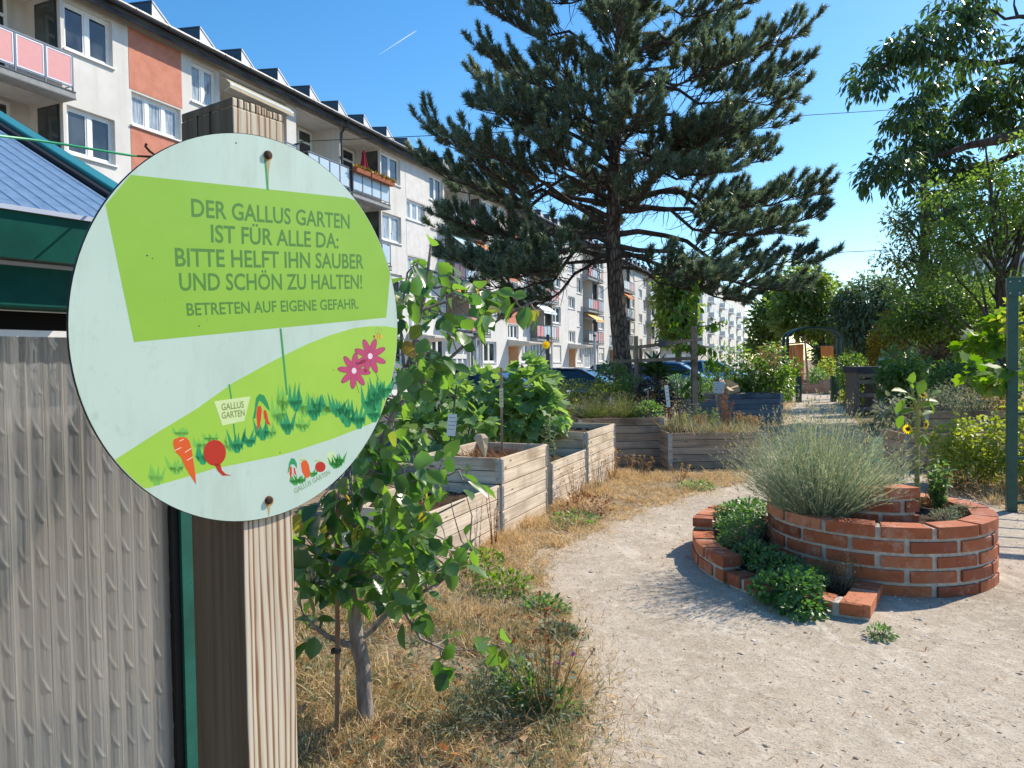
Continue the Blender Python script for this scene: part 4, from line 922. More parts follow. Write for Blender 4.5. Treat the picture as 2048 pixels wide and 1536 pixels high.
# ================================================================ BRICK HERB SPIRAL
N = NT('clinker_brick').set(.75, .3); v = N.coord()
c = N.ramp(N.isl(), [(0, hx('#7f432c')), (.35, hx('#a55b3b')), (.7, hx('#b0653f')), (1, hx('#c48463'))]); nn_ = N.noise(v, 22, 6, .7)
c = N.mix(c, hx('#7f3a28'), N.ramp(nn_, [(.5, (0, 0, 0)), (.75, (.7, .7, .7))])); c = N.mix(c, hx('#d6b7a3'), N.ramp(N.noise(v, 7, 6, .75), [(.52, (0, 0, 0)), (.75, (.6, .6, .6))])); N.col(N.mix(c, hx('#8d8074'), N.ramp(N.noise(v, 4.5, 5, .7), [(.56, (0, 0, 0)), (.8, (.5, .5, .5))]))); N.bump(N.noise(v, 60, 5, .7), .5, .005); BRICK = N.m
MORT = mat_noise('mortar', hx('#aca497'), hx('#c8bfb1'), 30, .95, .1, .7, 70, bd=.006)
CEN = Vector((2.62, 5.22, 0)); CH, BL, BT = .0925, .285, .15
spiral = thing('herb_spiral', 'round terraced red brick herb bed in the gravel path', 'brick bed', CEN)
rgb_ = random.Random(5)
def arc_wall(name, R, a0, a1, z0, nc, pitch=.333, thick=BT, taper=0.0):
    """R outer radius, angles in degrees counter-clockwise, stacked bond of single straight bricks"""
    mb, mo = MB(), MB(); span = R_(a1-a0); full = abs(a1-a0-360) < .01; nb = max(1, round(span*R/pitch)); st = span/nb
    for c_ in range(nc):
        z = z0+c_*CH; off = .5 if c_ % 2 else 0
        idx = [i+off for i in range(nb)] if full else [i+off for i in range(-1, nb+1)]
        for i in idx:
            t0, t1 = i*st, (i+1)*st
            if not full: t0, t1 = max(t0, 0), min(t1, span)
            if t1-t0 < st*.18: continue
            a = R_(a0)+(t0+t1)/2; ln = (t1-t0)*R-.037+rgb_.uniform(-.006, .006); rr = R*math.cos((t1-t0)/2)+.004+rgb_.uniform(-.004, .004)
            M = Matrix.Rotation(a-math.pi/2+rgb_.uniform(-.012, .012), 4, 'Z'); M.translation = (rr*math.cos(a), rr*math.sin(a), z)
            w_ = ln/2; wi = w_*(R-thick)/R if R > .3 else w_*.7; sg = (R-R*math.cos((t1-t0)/2))*.55
            P = [(-w_, 0, 0), (-w_*.4, sg*.84, 0), (w_*.4, sg*.84, 0), (w_, 0, 0), (wi, -thick, 0), (-wi, -thick, 0)]; h = CH-.0195+rgb_.uniform(-.004, .003); zz_ = .0
            mb.loft([[M @ Vector((x, y, zz_)) for x, y, _ in reversed(P)], [M @ Vector((x, y, h)) for x, y, _ in reversed(P)]])
    k = max(4, int(span*R/.06)); z1 = z0+nc*CH-.03
    for i in range(k):
        A, B = R_(a0)+span*i/k, R_(a0)+span*(i+1)/k
        if not full:
            if i == 0: A += .034/R
            if i == k-1: B -= .034/R
        Rm = R-.006-.6*(R-R*math.cos(st/2)); pts = [(rr*math.cos(q), rr*math.sin(q)) for q, rr in ((A, Rm), (B, Rm), (B, R-thick+.008), (A, R-thick+.008))]
        mo.loft([[(x, y, z0) for x, y in pts], [(x, y, z1) for x, y in pts]], caps=True)
    o = mb.build(name, BRICK, spiral, bevel=.004); mo.build('mortar', MORT, o); return o
arc_wall('outer_wall', .743, 0, 360, -.09, 6)
arc_wall('low_wall', 1.29, 199.5, 241, -.07, 2)
arc_wall('low_wall', 1.29, 162, 199, -.07, 3)
arc_wall('low_wall', 1.29, 134, 161.5, -.07, 4)
arc_wall('inner_wall', .37, 205, 292, .37, 3, pitch=.30)
def straight(name, A, B, nc, z0=-.07):
    A, B = Vector(A), Vector(B); L = (B-A).length; d = (B-A).normalized(); mb, mo = MB(), MB(); nrm = Vector((d.y, -d.x, 0))
    for c_ in range(nc):
        z = z0+c_*CH; cuts = [0, .30, L] if c_ % 2 else [0, .15, L]
        cuts = [x for x in cuts if x <= L]
        for i in range(len(cuts)-1):
            if cuts[i+1]-cuts[i] < .06: continue
            mb.loft([[A+d*x+nrm*y+Vector((0, 0, zz)) for x, y in ((cuts[i]+.008, .003), (cuts[i+1]-.008, .003), (cuts[i+1]-.008, -BT), (cuts[i]+.008, -BT))] for zz in (z+.0, z+CH-.018)])
    mo.loft([[A+d*x+nrm*y+Vector((0, 0, zz)) for x, y in ((.012, -.01), (L-.01, -.01), (L-.01, -BT+.01), (.012, -BT+.01))] for zz in (z0, z0+nc*CH-.02)])
    o = mb.build(name, BRICK, spiral, bevel=.004); mo.build('mortar', MORT, o)
a_ = R_(241); P0 = Vector((1.29*math.cos(a_), 1.29*math.sin(a_), 0)); P1 = Vector((2.30, 4.50, 0))-CEN
straight('end_wall', P0+Vector((.02, -.01, 0)), P1, 2)
def soil_patch(fn, na, nr, a0, a1):
    aa = np.radians(np.linspace(a0, a1, na)); tt = np.linspace(0, 1, nr); A, T_ = np.meshgrid(aa, tt, indexing='ij'); r, z = fn(A, T_)
    z = z+RNG.normal(0, .008, z.shape); ii = (np.arange(na-1)[:, None]*nr+np.arange(nr-1)[None]).ravel()
    np_mesh('soil', np.stack([(r*np.cos(A)).ravel(), (r*np.sin(A)).ravel(), z.ravel()], 1), [np.stack([ii, ii+nr, ii+nr+1, ii+1], 1)], SOIL, spiral, smooth=True)
soil_patch(lambda A, T_: (.01+.60*T_, .41-.03*T_), 60, 12, 0, 360)
soil_patch(lambda A, T_: (.73+.46*T_, .17-.15*np.clip((np.degrees(A)-165)/70, -.6, 1)), 50, 10, 135, 234)
soil_patch(lambda A, T_: (.01+.24*T_, .60-.02*T_), 40, 6, 0, 360)

# ================================================================ ARCHES, BOLLARDS, SHED
def arch(label, loc, rz, span, depth, spring, rise, pw, rungs):
    """two lattice sides and a bowed top; local x across the passage, y along it"""
    t = thing('garden_arch', label, 'arch', loc, rz)
    for sx in (0, span):
        for y in (0, depth):
            m = MB(); m.box(sx-pw/2, sx+pw/2, y-pw/2, y+pw/2, 0, spring); m.build('post', ARCHMET, t, bevel=.004)
        for z in rungs:
            m = MB(); m.tube([(sx, pw/2+.001, z), (sx, depth*.3, z+.03), (sx, depth*.7, z+.03), (sx, depth-pw/2-.001, z)], .016, 8); m.build('rung', ARCHMET, t)
    for y in (0, depth):
        pts = [(span*(1-math.cos(a))/2, y, spring+rise*math.sin(a)) for a in [math.pi*i/14 for i in range(15)]]
        m = MB()
        for i in range(14): m.bar(pts[i], Vector(pts[i+1])+(Vector(pts[i+1])-Vector(pts[i]))*.04, pw*.8, pw*.8+.002*(i % 2))
        m.build('bow', ARCHMET, t)
        for sx in (0, span):
            m = MB(); m.box(sx-pw*.55-.002, sx+pw*.55+.002, y-pw/2-.006, y-pw/2-.001, spring-.12, spring-.01)
            pl2 = m.build('plate', ARCHMET, t); m = MB()
            for dx in (-.3, .3):
                for z in (spring-.1, spring-.04): m.tube([(sx+dx*pw, y-pw/2-.0065, z), (sx+dx*pw, y-pw/2-.011, z)], .007, 8)
            m.build('bolt', GALV, pl2)
    for i in range(1, 7):
        a = math.pi*i/7; x, z = span*(1-math.cos(a))/2, spring+rise*math.sin(a)+.01; m = MB(); m.tube([(x, 0, z), (x, depth, z)], .016, 8); m.build('rung', ARCHMET, t)
    return t
arch('dark green bowed garden arch across the far path', gx(1575, 27.2)+Vector((0, 0, 0)), R_(2), 2.1, .36, 2.3, .42, .10, (.35, .8, 1.3, 1.8))
AP = Vector((4.83, 7.0, 0))
na = thing('trellis_frame', 'tall green metal frame with curved rungs at the right edge of the picture', 'frame', AP, YW-math.pi/2)
FRM = mat_plain('frame_green', (.010, .075, .058), .35, .5, dirt=.15, scale=14)
for x in (0, 1.15): m = MB(); m.box(x-.043, x+.043, -.043, .043, 0, 2.16); m.build('post', FRM, na, bevel=.004)
m = MB(); m.box(-.05, 1.2, -.048, .048, 2.163, 2.262); m.build('top_rail', FRM, na, bevel=.004)
m = MB(); m.box(-.055, .07, -.0565, -.0515, 2.08, 2.255); q = m.build('plate', FRM, na); m = MB()
for dx in (-.03, .045):
    for z in (2.11, 2.22): m.tube([(dx, -.0567, z), (dx, -.063, z)], .008, 8)
m.build('bolt', GALV, q)
for z in (.09, .52, .95, 1.38, 1.82): m = MB(); m.tube([(.044, 0, z), (.3, 0, z+.035), (.55, 0, z+.05), (.8, 0, z+.035), (1.099, 0, z)], .015, 8); m.build('rung', FRM, na, True)
for px, lb in ((1597, 'left dark green bollard in front of the far arch'), (1667, 'right dark green bollard in front of the far arch')):
    t = thing('bollard', lb, 'bollard', gx(px, 25.6), 0, 'bollards at the far arch'); m = MB(); m.box(-.085, .085, -.085, .085, 0, .9); m.build('shaft', ARCHMET, t, bevel=.01); m = MB(); m.box(-.095, .095, -.095, .095, .9, .93); m.build('cap', ARCHMET, t, bevel=.008)
SHW = mat_wood('orange_boards', hx('#b8631f'), hx('#dc8530'), 'Z', fine=30)
t = thing('garden_shed', 'small orange wooden shed seen through the far arch', 'shed', gx(1534, 45), R_(-3))
m = MB(); 
for i in range(16): m.box(i*.14, i*.14+.137, 0, 1.6, 0, 2.3+.012*i)
for i in range(12): m.box(-.02, -.003, i*.133, i*.133+.13, 0, 2.28)
m.build('wall', SHW, t); m = MB(); m.prism([(-.2, -.2, 2.34), (2.5, -.2, 2.56), (2.5, -.2, 2.64), (-.2, -.2, 2.42)], (0, 2.0, 0)); m.build('roof', mat_plain('shed_roof', hx('#a6693a'), .7, .2), t)
m = MB(); m.box(.7, 1.4, -.03, -.004, .05, 1.9); m.build('door', SHW, t)
# far bits beyond the arch
OB = mat_wood('brown_boards', hx('#7d5d42'), hx('#a08062'), 'X', fine=30)
for px, Y, wdt, h, lb in ((1620, 32, .9, .42, 'brown wooden planter beyond the arch, left side'), (1659, 31, .5, .62, 'short brown wooden planter beyond the arch, right side')):
    t = thing('planter', lb, 'planter', gx(px, Y)); m = MB(); 
    for i in range(4): m.box(-wdt/2, wdt/2, 0, .5, h*i/4+.002, h*(i+1)/4-.002)
    m.build('boards', OB, t); m = MB(); m.box(-wdt/2+.02, wdt/2-.02, .02, .48, h-.001, h+.02); m.build('soil', SOIL, t)
for (x0, y0, x1, y1, Y), lb in (((1588, 690, 1594, 770, 29.5), 'thin leaning bean pole left inside the far arch'), ((1609, 670, 1617, 778, 29), 'thick leaning bean pole under the far arch')):
    m = MB(); m.tube([at(x0, y0, Y), at(x1, y1, Y)], [.035, .05], 8); tag(m.build('bean_pole', STAKEWOOD), lb, 'pole')
t = thing('orange_cloth', 'orange cloth hanging beyond the far arch', 'cloth', gx(1642, 45))
m = MB()
for i in range(8): m.face([(i*.1, .03*math.sin(i*1.7), 1.6), ((i+1)*.1, .03*math.sin((i+1)*1.7), 1.6), ((i+1)*.1, .03*math.sin((i+1)*1.7)+.05, 2.35), (i*.1, .03*math.sin(i*1.7)+.05, 2.35)])
m.build('sheet', ORG, t); m = MB(); m.bar((-.4, .06, 2.37), (1.2, .06, 2.37), .04); m.bar((-.4, .06, 0), (-.4, .06, 2.37), .04); m.build('frame', DARKMET, t)
# trellis of rough poles behind the lavender bed
t = thing('pole_trellis', 'rough timber trellis of posts and rails beside the pine trunk', 'trellis', gx(1272, 13.4))
TW = mat_wood('trellis_wood', hx('#6b5a4a'), hx('#948371'), 'Z', island=False)
for x0, y0, Y, r in ((1272, 672, 13.4, .034), (1281, 690, 14.2, .024), (1388, 652, 13.4, .052)):
    a = at(x0, y0, Y); m = MB(); m.box(a.x-r, a.x+r, Y-r, Y+r, 0, a.z); wpart(m.build('post', TW, bevel=.008), t)
for a, b_ in (((1228, 723), (1396, 716)), ((1243, 699), (1325, 688)), ((1325, 688), (1404, 678))):
    m = MB(); m.bar(at(*a, 13.33), at(*b_, 13.33), .03, .06); wpart(m.build('rail', TW), t)
m = MB(); p = at(1325, 688, 13.3); m.box(p.x-.07, p.x+.05, p.y-.06, p.y+.02, p.z-.06, p.z+.08); wpart(m.build('bracket', DARKMET), t)
# label stakes and sheets
PAPER = mat_plain('paper_white', hx('#e4e6e2'), .7, .2, dirt=.05); PAPY = mat_plain('paper_yellow', hx('#d9d2a8'), .7, .2, dirt=.06)
def ink(t, o, mats, rows, w_, h, M, seed=0):
    r = random.Random(seed); m = MB()
    for i in range(rows):
        z = h*(.82-.7*i/max(1, rows)); x = -w_*.38
        while x < w_*.3:
            l_ = r.uniform(.04, .16)*w_; m.box(x, x+l_, -.0026, -.0022, z, z+h*.025, M); x += l_+w_*.05
    wpart(m.build('writing', DARKIN), t)
def stake(label, base, top, r, mat, sheet=None, cat='stake', nm='label_stake'):
    base, top = Vector(base), Vector(top); t = thing(nm, label, cat, (base.x, base.y, base.z)); m = MB(); m.bar(base, top, r*2, r*1.2); wpart(m.build('stick', mat), t)
    if sheet:
        f, w_, h, mt, tilt = sheet; c_ = base.lerp(top, f)+Vector((0, -r-.004, 0)); M = Matrix.Translation(c_) @ Matrix.Rotation(tilt, 4, 'Y') @ Matrix.Rotation(R_(8), 4, 'Z'); m = MB(); m.box(-w_/2, w_/2, -.002, .002, 0, h, M); o = wpart(m.build('sheet', mt), t); ink(t, o, mt, 4, w_, h, M, 3)
    return t
s1 = stake('white label sheet on a black rod in the dried soil bed', at(897, 915, 6.9), at(913, 770, 6.9), .011, DARKMET, (.30, .085, .21, PAPER, R_(6)))
s2 = stake('wooden stake with a narrow yellow label by the squash mound', at(1004, 900, 7.25), at(1002, 735, 7.25), .02, STAKEWOOD, (.52, .04, .19, PAPY, R_(0)))
s3 = stake('slanted stake with a white label between the two shaded beds', at(1341, 850, 11.2), at(1330, 764, 11.2), .028, mat_plain('rust_stick', hx('#8a5433'), .8, .2), (.42, .06, .34, PAPER, R_(-6)))
s4 = stake('white notice sheet with blue writing near the pale logs', at(1437, 815, 15.6), at(1436, 752, 15.6), .03, STAKEWOOD, (.45, .24, .25, PAPER, R_(4)))
s5 = stake('white board on a post above the path beds at the right', at(1768, 800, 17), at(1768, 708, 17), .03, STAKEWOOD, (.66, .30, .29, PAPER, 0))
s6 = stake('pale green plastic plaque behind the lavender', at(1752, 985, 5.9), at(1752, 872, 5.9), .01, GALV, (.5, .12, .22, mat_plain('plaque_green', hx('#bcd9a8'), .4, .4), R_(-2)))
s7 = stake('grey weathered stake left of the slanted label', at(1299, 840, 11.6), at(1295, 776, 11.6), .02, TW)
s8 = stake('thin pale stake in the low dry herb bed', at(1359, 860, 10.5), at(1360, 809, 10.5), .016, TW)
t = thing('paper_husk', 'curled pale paper husk on a twig in the dried bed', 'husk', at(964, 912, 6.35)); m = MB()
m.loft([[at(960, 868, 6.35)+Vector((x*.05, y*.05, 0)) for x, y in ((-.7,-.2),(.2,-.6),(.8,0),(.1,.4))], [at(962, 876, 6.35)+Vector((x*.065, y*.05, 0)) for x, y in ((-1,-.3),(.2,-.8),(1,0),(.1,.6))], [at(966, 895, 6.35)+Vector((x*.04, y*.04, 0)) for x, y in ((-.7,-.3),(.3,-.8),(1,0),(.1,.6))], [at(970, 916, 6.35)+Vector((x*.006, y*.006, 0)) for x, y in ((-1,-.3),(.2,-.8),(1,0),(.1,.6))]])
wpart(m.build('husk', mat_plain('husk_paper', hx('#cbb79c'), .85, .1)), t); m = MB(); m.tube([at(958, 866, 6.36), at(966, 916, 6.36), at(973, 972, 6.36)], .006, 6); wpart(m.build('twig', BARK), t)
# pile of pale wood blocks
LOGM = mat_wood('fresh_log', hx('#c4a67c'), hx('#dcc39d'), 'X', fine=30); r = random.Random(9)
m = MB(); m.box(-.16, .16, -.07, .07, -.07, .07); lo_ = None
for i in range(13):
    row = 0 if i < 6 else (1 if i < 10 else 2); px = 1432+((i if row == 0 else i-6 if row == 1 else i-10)*9)+row*6; p = gx(px, 17.9+r.uniform(-.2, .2))
    if lo_ is None: lo_ = o = m.build('wood_block', LOGM, bevel=.01)
    else: o = lo_.copy(); COL.objects.link(o)
    o.location = (p.x, p.y, .62+row*.15+r.uniform(0, .02)); o.rotation_euler = (r.uniform(-.2, .2), r.uniform(-.5, .5), r.uniform(0, 3)); tag(o, 'pale cut wood block heaped on the blue-grey bed', 'wood block', 'pale cut wood blocks')
# dark slatted crate rack on the right of the path
t = thing('slatted_rack', 'dark slatted timber rack at the end of the right-hand beds', 'rack', gx(1742, 19), R_(4)); DKW = mat_wood('dark_slats', hx('#3d3530'), hx('#5f534a'), 'X', fine=30)
for i, z in enumerate((.15, .5, .85, 1.02)): m = MB(); m.box(-.35, .75, 0, .03, z, z+.1); m.box(-.35, .75, .6, .63, z, z+.1); m.build('slat', DKW, t)
m = MB(); m.box(-.4, .8, -.05, .68, 1.14, 1.3); m.build('top', mat_plain('navy_sheet', (.03, .035, .06), .6, .3), t)
for x in (-.33, .2, .72): m = MB(); m.box(x-.04, x+.04, .032, .598, 0, 1.14); m.build('upright', DKW, t)
# ================================================================ FOLIAGE HELPERS
def blob_px(px, py, Y, rx, ry, rd=None):
    k = Y/FPX; return (np.array(at(px, py, Y)), np.array([rx*k, (rd if rd is not None else rx*k), ry*k]))
def in_blobs(blobs, n, shell=.45, rng=None):
    rng = rng or RNG; vol = np.array([np.prod(b[1])**.75 for b in blobs]); idx = rng.choice(len(blobs), n, p=vol/vol.sum())
    d = rdir(n, rng=rng); r = rng.uniform(shell**3, 1, n)**(1/3); C = np.array([b[0] for b in blobs])[idx]; R = np.array([b[1] for b in blobs])[idx]
    return C+d*r[:, None]*R, d
def clumped(blobs, nclump, per, rc, shell=.5, rng=None):
    """leaf positions gathered in twig clumps so that light and gaps come through"""
    rng = rng or RNG; c, d = in_blobs(blobs, nclump, shell, rng); n = nclump*per
    k = np.repeat(np.arange(nclump), per); off = rdir(n, rng=rng)*(rng.uniform(0, 1, n)**.6)[:, None]*(np.asarray(rc) if np.ndim(rc) else rc)
    return c, c[k]+off, norm(off+d[k]*rc*.5+1e-6)
def foliage_mesh(name, P, O, sz, shape, mat, parent, width=1.0, droop=.3, up=1.0, rnd=.8, rng=None):
    rng = rng or RNG; n = len(P); D = norm(O+rdir(n, rng=rng)*rnd+np.array([0, 0, -droop])); U = np.array([0, 0, up])+rdir(n, rng=rng)*.7
    return leaves(name, P, D, U, rng.uniform(sz[0], sz[1], n), shape, mat, parent, width)
def tree_px(name, label, Y, base_px, blobs, mat, nclump, per, rc, sz, shape='fold', bark=None, trunk_r=.12, width=1.0, limbs=14, droop=.3, shell=.5, lean=0, group=None, cat='tree', seed=1, top=None):
    rng = np.random.default_rng(seed); rr = random.Random(seed)
    bl = [blob_px(b[0], b[1], Y+(b[4] if len(b) > 4 else 0), b[2], b[3]) for b in blobs]
    base = gx(base_px, Y); t = thing(name, label, cat, base, 0, group); b0 = np.array(base)
    c, P, O = clumped(bl, nclump, per, rc, shell, rng)
    foliage_mesh('crown', P-b0, O, sz, shape, mat, t, width, droop, rng=rng)
    cz = [b[0]-b0 for b in bl]; cen = np.mean(cz, 0); zt = (top-0) if top else cen[2]+.3*max(b[1][2] for b in bl)
    m = MB(); H = zt; pts = [Vector((cen[0]*f*f*.9, cen[1]*f*f*.9, H*f)) for f in (0, .1, .3, .5, .7, .85, 1)]
    m.tube(pts, [trunk_r*q for q in (1.25, 1.02, .9, .75, .55, .38, .15)], 10)
    for i in range(limbs):
        q = Vector(c[rr.randrange(len(c))]-b0); f = rr.uniform(.35, .85)*min(1, q.z/H) if H > 0 else .5; f = max(.2, min(.95, f))
        s_ = Vector((cen[0]*f*f*.9, cen[1]*f*f*.9, H*f)); L = (q-s_).length
        m.tube(curve_pts(s_, q, -.06, 6, .03, rr), [trunk_r*.42*(1-f*.5), trunk_r*.34, trunk_r*.26, trunk_r*.18, trunk_r*.11, trunk_r*.05], 6)
    m.build('trunk', bark or BARK, t, True); return t
def shrub(name, label, blobs, mat, n, sz, shape='fold', cat='shrub', width=1.0, droop=.1, up=1.0, shell=.35, stems=8, nclump=None, rc=.1, group=None, seed=2, stemmat=None, rnd=.8, zbase=None, stem_r=.006):
    rng = np.random.default_rng(seed); rr = random.Random(seed); c0 = np.mean([b[0] for b in blobs], 0); zb = min(b[0][2]-b[1][2] for b in blobs) if zbase is None else zbase; zb = max(zb, 0)
    base = np.array([c0[0], c0[1], zb]); t = thing(name, label, cat, tuple(base), 0, group)
    if nclump: c, P, O = clumped(blobs, nclump, max(1, n//nclump), rc, shell, rng)
    else: P, O = in_blobs(blobs, n, shell, rng); c = P
    P = P.copy(); P[:, 2] = np.maximum(P[:, 2], zb+.01)
    foliage_mesh('foliage', P-base, O, sz, shape, mat, t, width, droop, up, rnd, rng)
    m = MB()
    for i in range(stems):
        q = Vector(c[rr.randrange(len(c))]-base); s_ = Vector((q.x*.35+rr.uniform(-.03, .03), q.y*.35, 0)); m.tube(curve_pts(s_, q, -.03, 5, .04, rr), [stem_r*1.3, stem_r*1.1, stem_r, stem_r*.8, stem_r*.4], 5)
    m.build('stems', stemmat or BARK, t); return t
LF = lambda nm, a, b, tr=.4, r=.45, c3=None, spec=.5: mat_leaf(nm, a, b, tr, r, spec, None, c3)
M_APPLE = LF('apple_leaf', (.035, .10, .045), (.14, .25, .07), .46, .28, spec=.8, c3=(.34, .22, .06))
M_PINE = mat_leaf('pine_needle', (.05, .09, .07), (.19, .24, .165), .3, .42, .6, c3=(.28, .18, .10), tm=(.9, 1, .7))
M_BROAD = LF('broad_leaf', (.085, .145, .045), (.19, .275, .09), .45, .38, spec=.6)
M_DARK = LF('dark_leaf', (.04, .08, .04), (.10, .165, .065), .36, .33, spec=.7)
M_LIME = LF('lime_leaf', (.07, .15, .018), (.16, .26, .035), .45, .42)
M_LIGHT = LF('light_tree_leaf', (.12, .18, .06), (.25, .31, .11), .45, .42)
M_SQ = LF('squash_leaf', (.11, .21, .085), (.27, .38, .17), .40, .40, spec=.6)
M_GREY = mat_leaf('grey_herb', (.13, .155, .105), (.26, .29, .20), .25, .6, .2, tm=(.9, .95, .7))
M_LAV = mat_leaf('lavender_leaf', (.18, .225, .15), (.44, .48, .34), .3, .6, .2, tm=(.9, .95, .72))
M_LAVH = LF('lavender_head', (.25, .23, .19), (.40, .36, .28), .2, .8, spec=.1)
M_HERB = LF('green_herb', (.075, .155, .065), (.17, .265, .115), .42, .42)
M_DRY = mat_leaf('dry_stalk', (.26, .16, .075), (.48, .34, .18), .3, .7, .15, tm=(.9, .75, .5))
M_BROWN = mat_leaf('brown_dry', (.17, .085, .045), (.36, .20, .10), .2, .8, .1, tm=(.9, .7, .5))
M_YEL = LF('yellow_green', (.17, .22, .05), (.33, .34, .09), .45, .45)
M_STRAW = mat_leaf('straw', (.32, .23, .125), (.75, .61, .39), .3, .6, .25, c3=(.22, .23, .11), tm=(.8, .7, .52))
M_GRASS = mat_leaf('half_dry_grass', (.11, .13, .055), (.30, .26, .13), .3, .6, .2, tm=(.8, .8, .5))
GREENSTEM = mat_plain('green_stem', (.12, .20, .05), .6, .3)

# ================================================================ BLACK PINE
PY = 15.0
pt = [(1256, 872), (1249, 770), (1243, 700), (1233, 600), (1226, 490), (1227, 380), (1231, 250), (1236, 120), (1241, 0), (1246, -130), (1250, -240), (1252, -310)]
pw = [at(x, y, PY) for x, y in pt]; pr = [.25, .20, .18, .168, .155, .132, .105, .085, .07, .05, .028, .012]
pw[0].z = 0
pine = thing('pine_tree', 'tall dark pine with layered branches standing in front of the white blocks', 'tree', (pw[0].x, PY, 0)); PB0 = Vector((pw[0].x, PY, 0))
N = NT('pine_bark').set(.9, .15); v = N.coord((1, 1, .28)); vo = N.n('ShaderNodeTexVoronoi'); vo.feature = 'DISTANCE_TO_EDGE'; vo.inputs['Scale'].default_value = 16; N.l(v, vo.inputs['Vector'])
c = N.ramp(N.noise(v, 6, 6, .65), [(.3, (.12, .09, .075)), (.7, (.27, .21, .17))]); c = N.mix((.045, .034, .028), c, N.ramp(vo.outputs['Distance'], [(.0, (0, 0, 0)), (.22, (1, 1, 1))])); N.col(c)
N.bump(N.math('ADD', N.math('MINIMUM', vo.outputs['Distance'], .25), N.math('MULTIPLY', N.noise(v, 40, 4), .2)), .9, .05); PBARK = N.m
m = MB(); q_ = []
for i in range(len(pw)-1):
    for j in range(4): q_.append((pw[i].lerp(pw[i+1], j/4)-PB0, pr[i]+(pr[i+1]-pr[i])*j/4))
m.tube([q[0] for q in q_], [q[1]*(1+.04*math.sin(i*2.1)) for i, q in enumerate(q_)], 16); m.build('trunk', PBARK, pine, True)
def trunk_at(py):
    for i in range(len(pt)-1):
        if pt[i][1] >= py >= pt[i+1][1]:
            f = (pt[i][1]-py)/(pt[i][1]-pt[i+1][1]); return pw[i].lerp(pw[i+1], f), pr[i]+(pr[i+1]-pr[i])*f
    return pw[-1], pr[-1]
rp_ = random.Random(21); brs = []
for sy, tip, dy in ((455,(852,272),-.5),(440,(838,338),.4),(350,(958,212),-.8),(330,(952,168),.5),(225,(957,112),0),(140,(945,8),-.4),(150,(960,-40),.5),(490,(884,446),-1),(470,(882,474),.6),(515,(900,528),-1.3),(520,(960,588),-.4),(505,(1010,635),.5),(495,(985,560),-1.6),(400,(930,300),-1.4),(260,(1010,230),-1.2),(410,(905,390),1.2),(300,(1000,150),1.2),
        (40,(1505,10),0),(110,(1606,78),-.4),(150,(1604,158),.5),(180,(1588,205),-.7),(235,(1556,262),.3),(265,(1500,300),-.9),(340,(1530,330),.6),(400,(1655,398),-.3),(425,(1645,442),.7),(420,(1565,470),-1),(470,(1640,535),.3),(490,(1615,585),-.6),(500,(1500,610),.8),(510,(1420,560),-1.4),(200,(1480,120),-1.3),(90,(1450,60),1.1),(330,(1450,350),-1.5),(405,(1560,400),1.3),(530,(1400,585),.3)):
    brs.append((sy, at(1230+(tip[0]-1230)*.965, tip[1], PY+dy*1.6), True))
for i in range(44):                                      # towards and away from the viewer
    sy = rp_.uniform(-290, 470); s0, r0 = trunk_at(sy); f = (sy+310)/800; L = .4+2.7*min(1, f*1.25)*rp_.uniform(.55, 1)
    a = rp_.choice([-1, 1])*math.pi/2+rp_.uniform(-.75, .75); brs.append((sy, s0+Vector((math.cos(a)*L, math.sin(a)*L, L*rp_.uniform(-.12, .3))), True))
for i in range(26):
    sy = rp_.uniform(-300, 20); s0, r0 = trunk_at(sy); f = (sy+310)/330; L = .4+1.9*f*rp_.uniform(.6, 1); a = rp_.uniform(0, 6.28); brs.append((sy, s0+Vector((math.cos(a)*L, math.sin(a)*L, L*rp_.uniform(.1, .5))), True))
m = MB(); shoots = []; mt_ = MB()
